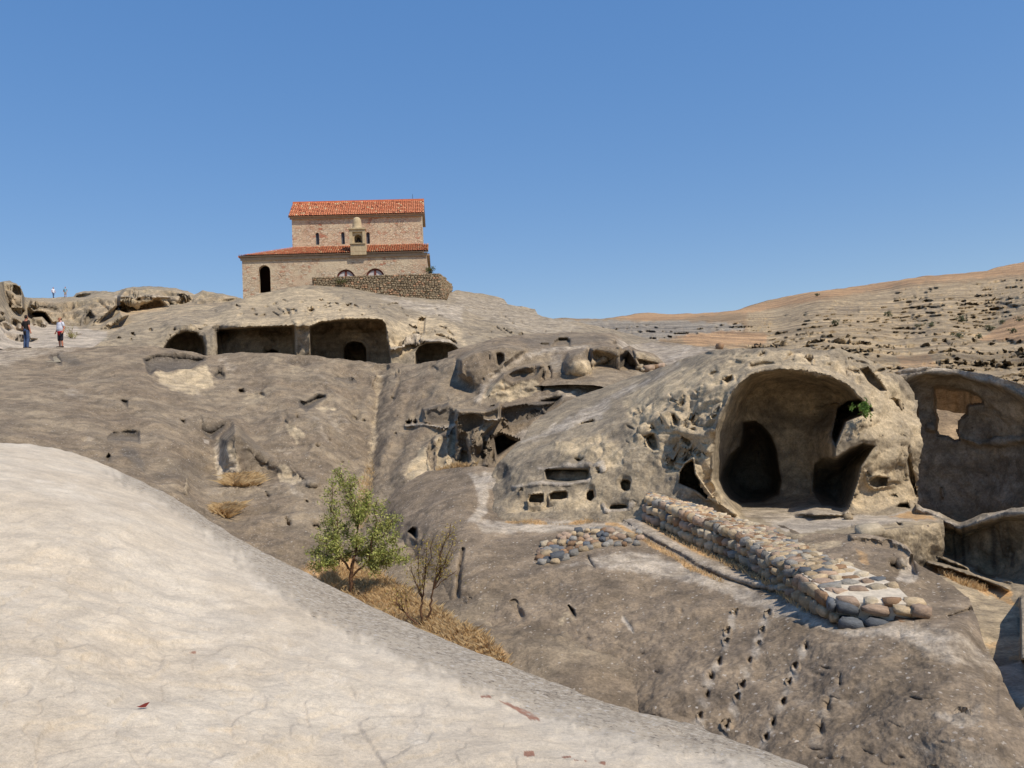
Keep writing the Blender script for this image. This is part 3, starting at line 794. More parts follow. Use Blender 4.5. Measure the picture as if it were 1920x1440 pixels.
s.hole(z4((928, 360), (960, 340), (1040, 355), (1115, 380), (1115, 500), (945, 524), (930, 440)), 1.4, 5, 10, zone=0, zs=0.5)
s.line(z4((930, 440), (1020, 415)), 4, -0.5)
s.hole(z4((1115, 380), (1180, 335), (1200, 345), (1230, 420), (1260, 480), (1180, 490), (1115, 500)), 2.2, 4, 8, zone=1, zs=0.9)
s.hole(z4((1230, 400), (1330, 420), (1400, 440), (1260, 470)), 1.0, 4, 8)
s.paint(0, z4((1210, 340), (1390, 400), (1390, 440), (1230, 420)), 8, 0.6)
s.paint(2, z4((640, 400), (740, 370), (730, 500), (680, 540)), 10, 0.5)
s.paint(2, z4((600, 640), (900, 560), (1200, 500), (1420, 470), (1420, 520), (1100, 620), (800, 680), (560, 690)), 16, 0.45)
s.line([(930, 700), (900, 740), (840, 752), (800, 745)], 8, 0.3)
# blotches of darker and bluish lichen
for k in range(26):
    x, y = rr.uniform(120, 780), rr.uniform(690, 960)
    s.paint(1, ell(x, y, rr.uniform(10, 34), rr.uniform(5, 16), 10, rr.uniform(0, 1.2)), 18, rr.uniform(0.15, 0.4), 8)
for k in range(24):
    x, y = rr.uniform(40, 780), rr.uniform(680, 960)
    s.paint(2, ell(x, y, rr.uniform(8, 26), rr.uniform(3, 9), 10, rr.uniform(0.2, 1.0)), 14, rr.uniform(0.2, 0.45), 8)
for k in range(24):
    x, y = rr.uniform(10, 1000), rr.uniform(690, 1000)
    s.hole(ell(x, y, rr.uniform(3, 9), rr.uniform(2, 5), 9, rr.uniform(0, 1)), rr.uniform(0.1, 0.25), 5, jit=1.4)
s.paint(2, [(-100, 650), (60, 652), (160, 652), (60, 672), (0, 690), (-100, 700)], 16, 0.5)
s.paint(3, [(560, 1060), (640, 1050), (720, 1080), (790, 1140), (960, 1230), (900, 1330), (600, 1200)], 16, 0.9)
s.skn = 0.01
s.steep = 10.0
def slope_ext(sh, P):
    t = perlin(P * np.array([0.5, 0.5, 0.5]) + 31)
    return 0.10 * sstep(0.0, 0.25, t) + 0.035 * fbm(P * np.array([3, 3, 6]), 3)
rock_slope = s.finish(M_slope, [(0.14, 0.34, 3), (0.6, 0.19, 4), (3.2, 0.045, 4)], [(0.3, 0.02), (1.2, 0.03), (3.5, 0.0), (7, 0.2)], rough=(0.14, 0.9), extra=slope_ext)

# ------------------------------------------------------------------ walls of the roofless room at far right
s = Sheet('room_wall', 1640, 2300,
    [(1640, 712), (1668, 702), (1690, 694), (1720, 689), (1738, 687), (1760, 690), (1790, 692), (1820, 697), (1850, 701), (1868, 706), (1880, 712), (1900, 716), (1920, 724), (2000, 745), (2300, 800)],
    330, 2.0,
    [(1640, 720, 26), (1700, 695, 25.5), (1790, 695, 25.5), (1900, 718, 23.5), (2200, 780, 18), (1700, 950, 25), (1800, 950, 25), (1920, 950, 23), (2200, 980, 17), (1700, 800, 25.5), (1920, 830, 23.2)], dmax=60, jit=2.0)
s.paint(2, [(1640, 690), (1740, 685), (1850, 700), (1925, 722), (2300, 795), (2300, 830), (1925, 745), (1850, 712), (1790, 699), (1735, 697), (1660, 712)], 6, 0.9, rough=0.6)
REC = [(1696, 712), (1715, 700), (1735, 695), (1770, 697), (1800, 699), (1850, 714), (1880, 722), (1905, 736), (1930, 748), (2300, 840), (2300, 1060), (1640, 1060), (1640, 720)]
s.hole(REC, 1.7, 12, 30, jit=1.5)
WIN = z6((412, 186), (440, 183), (475, 192), (540, 194), (600, 212), (628, 240), (620, 258), (560, 266), (556, 300), (525, 330), (520, 370), (530, 405), (500, 412), (470, 392), (432, 390), (420, 350), (428, 320), (418, 290), (415, 250))
s.hole(WIN, 0.7, 3)
s.cut(WIN, 3.2)
s.paint(2, z6((300, 130), (640, 180), (785, 260), (785, 690), (300, 690)), 30, 0.55)  # pale colour over the whole shaded recess, painted in place of fill light
s.paint(0, z6((300, 120), (640, 180), (785, 260), (785, 400), (640, 330), (380, 300)), 30, 0.7)  # buff rock, its colour strengthened to brighten the shaded recess
s.line(z6((400, 350), (600, 420), (790, 400)), 5, -0.25)
s.line(z6((450, 595), (455, 640)), 2, -0.1, 2, 0.9)
room_wall = s.finish(M_cliff, [(0.3, 0.25, 3), (1.2, 0.08, 4), (5, 0.02, 3)], [(0.3, 0.02), (1.2, 0.08), (2.6, 0.25), (3.6, 0.6), (4.2, 1.3)], rough=(0.12, 1.2))

s = Sheet('room_floor', 1718, 2300,
    [(1650, 940), (1722, 948), (1732, 953), (1745, 957), (1765, 965), (1785, 975), (1805, 980), (1818, 975), (1835, 968), (1855, 964), (1875, 962), (1890, 958), (1920, 954), (2300, 950)],
    420, 2.0,
    [(1716, 945, 22.3), (1730, 955, 22.0), (1765, 968, 21.2), (1800, 978, 20.4), (1920, 955, 18.6), (2300, 955, 14), (1770, 1000, 20.6), (1770, 1040, 20.5), (1860, 1030, 19.3), (1850, 1090, 19.0), (1915, 1085, 18.2), (1770, 1070, 18.9), (1840, 1100, 18.2), (1900, 1120, 17),
     (1830, 1180, 14.6), (1900, 1200, 13.9), (1870, 1150, 15.8), (1860, 1260, 12.4), (1930, 1300, 11.3), (1700, 1100, 17.6), (1700, 1250, 12.6), (2300, 1150, 12), (2200, 1350, 9.4)], dmax=60, jit=1.6, lam=4e-6)
# crest overhang and stained face of the low wall
s.line([(1722, 953), (1745, 962), (1775, 978), (1800, 990), (1830, 980), (1870, 968), (1930, 960)], 7, -0.35, 2, 0.6, 8)
s.hole([(1762, 985), (1790, 990), (1805, 1000), (1840, 985), (1880, 975), (2000, 965), (2100, 1000), (2100, 1120), (1920, 1098), (1850, 1085), (1766, 1042)], 0.9, 6, jit=1.5)
s.soft(1895, 985, 18, 10, 0.6)
s.paint(0, [(1764, 990), (1930, 980), (1930, 1100), (1850, 1085), (1766, 1045)], 8, 0.6)
for x, w_ in ((1806, 3), (1862, 5), (1896, 4), (1790, 2)):
    s.line([(x, 990), (x + 2, 1020), (x + 1, 1060)], w_, 0.0, 1, 0.95, w_ * 1.3)
s.line(zt((1180, 440), (1350, 505), (1530, 560)), 3.2, -0.7, 2, 0.3)
s.line(zt((1140, 500), (1350, 555), (1600, 640), (1790, 715)), 4.0, -0.9, 2, 0.3)
s.line(zt((1690, 620), (1820, 655)), 3.0, -0.5)
s.line(zt((1200, 560), (1400, 610), (1600, 700), (1800, 770)), 3, 0.0, 3, 1.0, 7)
s.paint(3, zt((1100, 560), (1250, 590), (1560, 700), (1880, 830), (1880, 870), (1700, 800), (1400, 680)), 8, 0.8)
s.paint(0, [(1760, 1075), (1850, 1100), (1915, 1130), (1915, 1235), (1840, 1230), (1800, 1150)], 16, 0.6)
s.paint(3, zt((1600, 1150), (1700, 1140), (1720, 1200), (1620, 1210)), 8, 0.5)
s.paint(3, zt((1800, 1260), (1900, 1240), (1900, 1300), (1800, 1290)), 8, 0.6)
s.hole([(1911, 1120), (1918, 1117), (2000, 1112), (2000, 1242), (1914, 1238), (1913, 1180)], -2.0, 2.5, jit=0.8)
s.paint(2, [(1870, 1245), (1925, 1238), (2000, 1240), (2000, 1330), (1890, 1320)], 8, 1.0)
room_floor = s.finish(M_cliff, [(0.4, 0.12, 3), (1.6, 0.05, 4), (6, 0.015, 3)], [(0.2, 0.0), (0.7, 0.03), (1.0, 0.3), (1.3, 1.2), (4.5, 1.5)], rough=(0.12, 1.2))

# ------------------------------------------------------------------ ridge with the great vaulted cave
s = Sheet('cave_ridge', 912, 1768,
    [(912, 905), (922, 884), (926, 874), (935, 862), (950, 848), (966, 834), (980, 822), (990, 803), (1000, 790), (1017, 780), (1055, 756), (1090, 741), (1128, 728), (1170, 712), (1200, 702), (1230, 692), (1258, 683), (1275, 674), (1300, 667), (1330, 660), (1360, 656),
     (1400, 654), (1440, 652), (1480, 649), (1510, 648), (1540, 650), (1570, 653), (1600, 660), (1625, 670), (1650, 682), (1672, 695), (1690, 706), (1704, 722), (1712, 735), (1717, 750), (1768, 760)],
    430, 1.8,
    [(912, 905, 27.5), (930, 875, 27.2), (980, 830, 28.5), (1020, 781, 32), (1055, 760, 32.5), (1128, 728, 34.5), (1200, 702, 34), (1260, 683, 31), (1330, 662, 28), (1480, 650, 25.5), (1600, 661, 25), (1690, 705, 24.6), (1715, 760, 24.3),
     (1050, 800, 28.8), (1150, 760, 29), (1200, 740, 28.5), (1250, 720, 26.6), (1350, 700, 24.3), (1500, 690, 23.6), (1620, 720, 23.4), (960, 880, 26.2), (1000, 870, 26), (1100, 850, 25.5), (1200, 850, 24.3), (1300, 800, 23.2), (1330, 900, 22.6),
     (930, 950, 24.6), (1000, 950, 24.2), (1100, 950, 23.8), (1200, 950, 23.2), (1300, 960, 22.4), (1400, 1000, 22), (1650, 800, 22.6), (1650, 900, 22.2), (1700, 850, 22.8), (1700, 950, 22.5), (1720, 960, 22.6), (1600, 960, 22),
     (1550, 1000, 18.8), (1700, 1000, 19.4), (1760, 1000, 19.4), (1740, 1040, 19.0), (1700, 1060, 18.8), (1000, 1050, 22.5), (1300, 1100, 20), (1500, 1100, 18), (1700, 1150, 18)], dmax=60, jit=1.8)
Y = s.Y; X = s.X
CAVE = z5((588, 900), (598, 700), (612, 600), (640, 520), (690, 400), (745, 320), (820, 262), (900, 238), (1000, 226), (1150, 235), (1300, 272), (1420, 330), (1480, 400), (1555, 468), (1570, 485), (1520, 502), (1400, 552), (1370, 620), (1338, 690), (1340, 752), (1420, 702), (1500, 670),
          (1577, 690), (1540, 740), (1490, 820), (1470, 900), (1440, 1000), (1412, 1080), (1380, 1112), (1200, 1115), (1000, 1150), (880, 1150), (800, 1118), (745, 1112), (690, 1040), (640, 980), (600, 920))
# flat cave floor and the lit apron before it
hor = 790 - (X - 960) * math.tan(-ROLL)
def floor_d(z):
    return np.where(Y > hor + 20, z * F / np.maximum(Y - hor, 20), 999)
FLO = 2.78
m = s._loc(CAVE, 20)
sdc = s._sd(CAVE, m, 1.0)
inside = sstep(0, 5, -sdc)
vault = 5.2 * (1 - np.exp(np.minimum(sdc, 0) / 26))
Dn = s.D[m] + inside * vault
fl = floor_d(FLO)[m]
Dn = np.where(sdc < 0, np.minimum(Dn, np.maximum(fl, s.D[m] - 0.5)), Dn)
s.D[m] = Dn
HOLE1 = z5((770, 542), (850, 535), (900, 570), (950, 630), (985, 720), (1000, 820), (1015, 900), (1000, 990), (900, 1038), (760, 1048), (690, 1020), (650, 970), (625, 900), (640, 830), (690, 740), (750, 690), (765, 620))
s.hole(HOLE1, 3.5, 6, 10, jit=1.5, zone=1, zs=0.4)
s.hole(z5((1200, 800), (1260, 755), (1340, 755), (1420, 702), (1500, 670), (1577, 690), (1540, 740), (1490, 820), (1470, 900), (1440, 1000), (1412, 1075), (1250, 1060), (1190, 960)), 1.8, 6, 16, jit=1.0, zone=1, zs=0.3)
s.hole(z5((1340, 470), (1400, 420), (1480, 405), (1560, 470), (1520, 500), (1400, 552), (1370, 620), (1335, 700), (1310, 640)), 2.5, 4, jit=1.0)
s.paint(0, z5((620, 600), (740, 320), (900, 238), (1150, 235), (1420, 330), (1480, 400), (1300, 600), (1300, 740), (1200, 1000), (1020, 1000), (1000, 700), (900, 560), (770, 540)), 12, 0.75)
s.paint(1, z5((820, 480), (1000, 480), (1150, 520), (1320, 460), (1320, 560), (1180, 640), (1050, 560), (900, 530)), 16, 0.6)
s.paint(0, z5((1050, 680), (1200, 640), (1300, 640), (1320, 740), (1200, 800), (1180, 980), (1060, 960)), 10, 1.0)
s.paint(2, z5((760, 1060), (1000, 1060), (1400, 1060), (1420, 1110), (1000, 1150), (800, 1120)), 8, 0.6)
# apron floor in front
ylim = np.interp(X, [1380, 1600, 1700, 1768], [1006, 1004, 989, 981])
t = sstep(962, 970, Y) * sstep(1360, 1400, X)
apd = FLO * F / (np.minimum(Y, ylim) - hor)
s.D = np.where(t > 0, s.D * (1 - t) + np.clip(apd, 17.0, 23.5) * t, s.D)
s.cut([(1719.5, 500), (1900, 500), (1900, 976), (1768, 975), (1740, 963), (1720, 952)])
s.paint(2, zw((820, 312), (1000, 290), (1120, 275), (1290, 282), (1700, 240), (1860, 300), (1600, 320), (1320, 345), (1000, 395), (880, 350)), 8, 0.95)
s.paint(3, zw((1560, 280), (1720, 240), (1800, 270), (1850, 298), (1700, 305)), 8, 0.8)
s.paint(0, zw((1340, 330), (1860, 300), (1870, 500), (1700, 520), (1500, 420)), 10, 0.55)
s.line(zw((1330, 350), (1630, 330)), 3, 0.25, 1, 0.4)
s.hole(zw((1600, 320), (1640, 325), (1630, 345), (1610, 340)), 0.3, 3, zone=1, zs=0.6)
s.soft(1628, 995, 14, 7, -0.4)
# brow of the vault, wall of the left flank
s.line(z5((612, 600), (640, 520), (690, 400), (745, 318), (820, 258), (900, 232), (1000, 220), (1150, 228), (1300, 262), (1420, 318), (1500, 400)), 8, -0.35)
s.paint(0, z5((60, 420), (200, 330), (420, 220), (640, 240), (780, 240), (690, 360), (620, 520), (590, 700), (590, 880), (700, 1060), (600, 1000), (470, 860), (340, 870), (240, 730), (140, 640)), 14, 0.95, rough=1.0)
s.paint(0, z5((1440, 230), (1620, 250), (1800, 420), (1820, 520), (1860, 660), (1870, 1010), (1440, 1090), (1480, 850), (1570, 690), (1400, 620), (1420, 540), (1560, 480)), 8, 0.95, rough=0.55)
s.paint(0, z5((420, 210), (700, 130), (1000, 110), (1300, 150), (1440, 230), (1420, 320), (1150, 230), (900, 232), (760, 300)), 14, 0.6, rough=0.9)
s.paint(0, z4((700, 1000), (860, 940), (1040, 940), (1150, 1060), (1160, 1130), (1030, 1160), (850, 1080), (720, 1070)), 12, 0.95, rough=0.6)
s.paint(1, z4((1090, 640), (1120, 620), (1150, 700), (1140, 1000), (1090, 940)), 16, 0.35)
s.paint(2, z4((450, 960), (700, 830), (980, 690), (1180, 590), (1400, 500), (1520, 440), (1400, 540), (1080, 680), (1000, 800), (700, 900), (480, 980)), 12, 0.7)
s.paint(1, z4((270, 1180), (290, 1090), (340, 1100), (380, 1180), (360, 1220), (290, 1200)), 6, 0.9)
s.soft(940, 890, 12, 16, 0.5)
for pl, d in ((z4((818, 858), (860, 830), (930, 812), (965, 815), (950, 845), (880, 852)), 0.7), (z4((800, 1080), (850, 1070), (900, 1090), (840, 1110)), 0.4),
              (z5((185, 640), (215, 610), (250, 610), (270, 650), (275, 715), (240, 725), (205, 700)), 1.0), (z5((108, 460), (140, 450), (165, 500), (190, 570), (175, 580), (150, 520)), 0.6),
              (z5((330, 500), (370, 490), (400, 540), (390, 575), (360, 570)), 0.7), (z5((210, 600), (240, 540), (260, 600)), 0.5), (z5((270, 490), (300, 510), (310, 580), (280, 560)), 0.5),
              (z5((470, 710), (500, 715), (530, 735), (490, 740)), 0.35), (z5((330, 370), (360, 380), (355, 405), (335, 400)), 0.5), (z5((420, 510), (480, 520), (470, 540), (430, 535)), 0.4),
              (z5((430, 590), (490, 580), (500, 610), (450, 610)), 0.35), (z5((600, 450), (650, 450), (640, 500), (620, 510)), 0.5), (z5((480, 310), (560, 320), (540, 340)), 0.5), (z5((640, 290), (720, 250), (730, 300), (680, 340)), 0.7),
              (z5((560, 260), (620, 230), (640, 250), (600, 290)), 0.5), (z5((1530, 900), (1580, 870), (1650, 880), (1640, 930), (1580, 945), (1540, 930)), 0.6), (z5((1690, 1060), (1720, 1035), (1770, 1035), (1785, 1070)), 0.7),
              (z5((1745, 680), (1760, 690), (1810, 860), (1840, 1010), (1810, 1010), (1770, 880)), 0.7), (z5((1470, 230), (1530, 215), (1600, 300), (1640, 360), (1600, 370), (1520, 320)), 0.9), (z5((1660, 400), (1720, 410), (1740, 470), (1690, 460)), 0.5),
              (z5((1640, 985), (1700, 980), (1710, 1000)), 0.3), (z5((1680, 780), (1720, 790), (1710, 810)), 0.25), (z5((800, 200), (900, 180), (1000, 190), (900, 225), (820, 240)), 0.5), (z5((1140, 150), (1200, 150), (1190, 210), (1160, 190)), 0.5),
              (z5((395, 915), (400, 850), (430, 800), (480, 768), (492, 860), (520, 900), (590, 1000), (560, 1010), (500, 960)), 2.6), (z1((565, 175), (580, 160), (890, 158), (902, 175), (900, 225), (880, 240), (740, 258), (640, 250), (575, 240)), 0.75),
              (z1((440, 375), (460, 350), (555, 345), (560, 400), (540, 412), (450, 410)), 0.8), (z1((600, 345), (630, 330), (720, 322), (737, 340), (735, 375), (690, 390), (605, 388)), 0.8), (z1((880, 340), (900, 316), (930, 318), (940, 370), (910, 402), (880, 385)), 0.8),
              (z1((1128, 260), (1150, 235), (1195, 240), (1213, 260), (1205, 320), (1160, 328), (1135, 305)), 0.7), (z1((950, 178), (970, 170), (990, 182), (975, 192), (955, 190)), 0.4), (z1((372, 310), (390, 300), (405, 312), (395, 325), (375, 325)), 0.4),
              (z1((1042, 460), (1060, 430), (1120, 420), (1180, 425), (1192, 450), (1120, 462)), 0.5), (z1((290, 315), (315, 305), (310, 325)), 0.25)):
    s.hole(pl, d if d > 2 or pl[0][0] < 1160 or pl[0][1] > 895 else d * 0.75, 2.6 if pl[0][1] > 870 else 6.5, jit=0.9 if pl[0][1] > 870 else 2.0, zone=0, zs=0.35)
s.paint(0, z1((250, 380), (420, 330), (700, 300), (1030, 330), (1030, 460), (600, 470), (280, 480)), 14, 0.7, rough=0.35)
s.line(z1((520, 150), (760, 140), (1000, 130), (1010, 170)), 3.5, -0.09, 2, 0.8)
s.line(z1((320, 285), (560, 265), (760, 270), (890, 240)), 3.5, -0.10, 2, 0.9)
s.line(z1((1005, 430), (1025, 475), (1200, 462), (1230, 430)), 2.5, -0.08, 2, 1.0)
s.line(z5((480, 770), (490, 850), (560, 960), (640, 1040), (740, 1110)), 8, -0.4, 0, 0.8)
s.line(zs_((820, 820), (780, 940), (620, 880)), 2, 0.2)
for k in range(45):
    x, y = rr.uniform(1160, 1350), rr.uniform(690, 880)
    s.hole(ell(x, y, rr.uniform(4, 13), rr.uniform(2.5, 6), 9, rr.uniform(-0.2, 1.0)), rr.uniform(0.08, 0.28), 6, jit=2.5)
for k in range(40):
    x, y = rr.uniform(1290, 1690), rr.uniform(655, 700)
    s.hole(ell(x, y, rr.uniform(6, 20), rr.uniform(2, 5), 9, rr.uniform(-0.5, 0.5)), rr.uniform(0.08, 0.3), 5, jit=2.5)
for k in range(26):
    x, y = rr.uniform(1590, 1715), rr.uniform(770, 950)
    s.hole(ell(x, y, rr.uniform(1.6, 6), rr.uniform(1, 2.4), 9, rr.uniform(-0.3, 0.3)), rr.uniform(0.08, 0.22), 2.5, jit=1.4)
def crag(f1, a1, f2, a2):
    def fn(sh, P):
        q = P * np.array([1, 1, 1.35])
        r_ = np.clip(sh.R, 0, 1)
        return r_ * (a1 * (0.5 - 2 * np.abs(perlin(q * f1 + 60))) + a2 * (0.5 - 2 * np.abs(perlin(q * f2 + 80))))
    return fn
s.steep = 9.0
cave_ridge = s.finish(M_cliff, [(0.3, 0.2, 3), (1.1, 0.11, 4), (4.5, 0.026, 3)], [(0.25, 0.02), (1.0, 0.15), (2.4, 0.8), (4.5, 2.4), (8, 5)], rough=(0.09, 0.95), extra=crag(0.5, 0.24, 1.2, 0.10))

# ------------------------------------------------------------------ big pebbly mound in front, with footholds and gutter
s = Sheet('rock_mound', 640, 2250,
    [(640, 1000), (690, 935), (720, 912), (760, 893), (800, 884), (840, 879), (870, 876), (900, 874), (935, 878), (950, 905), (970, 930), (1000, 945), (1100, 948), (1200, 945), (1300, 955), (1400, 972), (1470, 985), (1500, 1000), (1530, 999), (1560, 998), (1620, 1001), (1650, 1004), (1680, 1012), (1700, 1023),
     (1711, 1035), (1714, 1048), (1726, 1062), (1760, 1078), (1790, 1098), (1817, 1120), (1824, 1140), (1832, 1165), (1838, 1185), (1848, 1220), (1862, 1242), (1876, 1256), (1890, 1290), (1905, 1315), (1925, 1345), (2000, 1400), (2250, 1500)],
    560, 1.9,
    [(640, 1000, 30), (690, 935, 32.5), (760, 893, 30.8), (840, 879, 29.8), (920, 876, 28.2), (740, 960, 26.8), (700, 1000, 28), (800, 940, 26), (860, 920, 26.2), (900, 910, 26.4), (900, 960, 24.2), (880, 980, 22.8), (840, 1000, 22.4), (790, 1020, 23), (740, 1080, 23), (860, 1050, 20.4), (850, 1150, 18), (870, 1200, 16.8), (790, 1120, 20.5), (800, 1180, 19.5), (860, 1230, 16),
     (960, 960, 25), (1100, 960, 24.5), (1000, 990, 22.8), (1100, 985, 22.6), (1200, 975, 22.6), (1010, 1050, 19.6), (1100, 1055, 19.2), (1200, 1010, 20.8), (1200, 1080, 18.2), (950, 1060, 19.4), (1000, 1120, 17.6), (1100, 1110, 17.4), (1000, 1200, 16), (1100, 1200, 15.6), (1000, 1280, 14.8), (1150, 1320, 13.9), (950, 1240, 15.4),
     (1300, 1050, 18.9), (1300, 1000, 21.5), (1400, 990, 21.6), (1500, 1005, 18.6), (1600, 1005, 18.0), (1690, 1025, 17.4), (1320, 1120, 16.4), (1400, 1080, 17.4), (1450, 1120, 15.6), (1500, 1060, 16.9), (1600, 1080, 15.7), (1700, 1080, 15.6), (1500, 1145, 14.4), (1300, 1200, 14.6), (1300, 1300, 12.9), (1300, 1400, 11.7),
     (1600, 1170, 13.2), (1700, 1170, 12.9), (1750, 1110, 15), (1815, 1125, 14.2), (1800, 1180, 12.2), (1840, 1190, 12.6), (1850, 1225, 11.9), (1890, 1290, 10.8), (1700, 1230, 11.7), (1500, 1300, 11.9), (1500, 1430, 10.5), (1700, 1320, 10.5), (1700, 1430, 9.6), (1850, 1320, 9.9), (1850, 1430, 8.9), (2000, 1420, 8.9), (2200, 1500, 8), (1300, 1550, 10.4), (900, 1450, 13.5)],
    dmax=40, hidden=300, jit=1.4, lam=1e-5)
# rocky nose in front of the cave apron
s.line(zw((1340, 400), (1560, 410), (1650, 460), (1700, 495)), 8, -0.35, 2, 0.3)
s.hole(zw((1540, 560), (1580, 540), (1560, 500), (1640, 560), (1700, 500), (1720, 560), (1740, 640), (1640, 680), (1560, 640)), 0.6, 8, 10)
s.paint(2, zw((1640, 560), (1690, 520), (1720, 600), (1730, 660), (1660, 690), (1600, 660)), 8, 0.9)
s.paint(3, zw((1360, 500), (1440, 520), (1440, 580), (1380, 570)), 10, 0.6)
s.paint(0, zw((1040, 440), (1280, 420), (1280, 470), (1100, 490)), 8, 0.7)
s.line(zt((1300, 940), (1400, 910), (1490, 880)), 2.5, 0.25, 1, 0.5)
s.line(zt((1190, 680), (1250, 790)), 7, 0.1)
# gutter
GUT = z1((1050, 545), (1130, 548), (1260, 632), (1400, 712), (1560, 792), (1700, 885), (1830, 945)) + zw((580, 660), (680, 690), (750, 712), (860, 735), (960, 752))
s.line(GUT, 4.0, 0.26)
s.line([(x - 5, y + 5) for x, y in GUT[:7]], 4, 0.0, 3, 0.9, 4)
s.line([(x + 14, y - 8) for x, y in GUT], 9, -0.1, 2, 0.7, 12)
s.line(zw((90, 300), (250, 400), (420, 500), (640, 560), (780, 600), (960, 700), (1070, 780)), 6, 0.12, 3, 0.9, 6)
s.paint(3, zw((760, 590), (860, 580), (1000, 680), (1070, 770), (960, 720)), 6, 0.9)
# pale terraces
s.paint(2, z1((0, 200), (200, 180), (320, 260), (150, 330), (130, 480), (60, 560), (-20, 560), (70, 420)), 10, 0.85)
s.paint(2, [(890, 975), (1000, 975), (1200, 978), (1240, 1000), (1160, 992), (1000, 1000), (900, 1000)], 10, 0.75)
s.paint(2, [(1040, 1060), (1200, 1030), (1300, 1060), (1420, 1110), (1500, 1140), (1560, 1175), (1640, 1180), (1740, 1180), (1790, 1210), (1600, 1200), (1440, 1150), (1300, 1090), (1200, 1075)], 16, 0.7)
s.paint(2, zt((400, 1020), (900, 1010), (1300, 1060), (1450, 1150), (1700, 1300), (1750, 1420), (1500, 1330), (1150, 1270), (900, 1180), (600, 1080)), 24, 0.55)
s.paint(2, zb((1400, 640), (1700, 600), (1760, 640), (1600, 690)), 20, 0.6)
s.paint(2, zb((1550, 780), (1800, 820), (1850, 900), (1600, 880)), 20, 0.5)
s.paint(3, z1((240, 555), (420, 530), (560, 545), (600, 575), (400, 570)), 6, 0.9)
s.paint(3, z1((720, 570), (860, 520), (980, 530), (860, 555)), 6, 0.9)
s.paint(1, z1((-160, -20), (40, 100), (60, 300), (-40, 320), (-200, 120)), 20, 0.3)
# crack and slit at the left foot
s.line([(868, 1030), (862, 1060), (858, 1110), (853, 1160), (851, 1190)], 3, 0.35, 1, 0.6, 4)
s.hole(zm(540, 840, 3.43)((1085, 1060), (1090, 1110), (1145, 1160), (1165, 1080), (1180, 960), (1150, 950), (1100, 1000)), -0.3, 8)
s.hole(zm(540, 840, 3.43)((1150, 955), (1182, 960), (1178, 1040), (1160, 1100), (1150, 1190), (1145, 1100), (1160, 1020)), 0.6, 3, zone=1, zs=0.7)
s.hole(zm(540, 840, 3.43)((760, 540), (800, 505), (830, 515), (835, 570), (820, 590), (790, 560)), 0.8, 5, zone=1, zs=0.8)
s.hole(z1((725, 1175), (750, 1170), (790, 1210), (803, 1268), (780, 1260), (750, 1220)), 0.35, 4, zone=1, zs=0.6)
s.paint(0, z1((700, 1230), (750, 1220), (790, 1280), (720, 1320), (670, 1340)), 8, 0.7)
s.line(z1((330, 1160), (390, 1260)), 6, 0.25)
s.line(z1((1150, 1270), (1180, 1310), (1230, 1390)), 3, 0.05, 2, 1.0, 4)
s.line(z1((890, 820), (930, 890)), 3, 0.15)
# footholds
FH = zb((475, 130), (435, 220), (430, 272), (395, 375), (355, 450), (335, 540), (300, 645), (640, 132), (610, 215), (592, 285), (545, 370), (510, 490), (485, 550), (430, 690), (830, 300), (775, 395), (745, 475), (715, 575), (665, 680), (630, 750), (1000, 480), (940, 600), (905, 715))
for k, (x, y) in enumerate(FH):
    a = 1.25 if k < 20 else 2.0
    w_, h_ = rr.uniform(4.5, 6.5) * a, rr.uniform(6.5, 9) * a
    s.hole([(x - w_, y - h_ * .3), (x + w_ * .2, y - h_), (x + w_, y - h_ * .8), (x + w_ * .9, y + h_ * .5), (x + w_ * .2, y + h_), (x - w_ * .7, y + h_ * .7)], 0.20 if k < 20 else 0.10, 5.0 * a, jit=1.0)
    s.paint(2, ell(x - 6, y + 12 * a, 8 * a, 11 * a, 10), 18, 0.7 if k < 20 else 0.3, 7)
for k in range(50):
    x, y = rr.uniform(1180, 1900), rr.uniform(1150, 1440)
    s.soft(x, y, rr.uniform(4, 22), rr.uniform(2, 7), rr.uniform(0.02, 0.06), rr.uniform(-0.3, 0.3))
for k in range(24):
    x, y = rr.uniform(880, 1300), rr.uniform(1080, 1300)
    s.soft(x, y, rr.uniform(4, 18), rr.uniform(3, 8), rr.uniform(0.03, 0.1), rr.uniform(-0.6, 0.6))
for k in range(24):
    x, y = rr.uniform(1350, 1900), rr.uniform(1180, 1440)
    s.paint(2, ell(x, y, rr.uniform(12, 40), rr.uniform(4, 12), 10, rr.uniform(-0.2, 0.2)), 16, rr.uniform(0.15, 0.45), 8)
rock_mound = s.finish(M_mound, [(0.35, 0.18, 3), (1.3, 0.07, 4), (6, 0.02, 4)], [(0.1, 0.02), (0.35, 0.15), (0.6, 0.5), (0.8, 1.5)], rough=(0.1, 1.5))

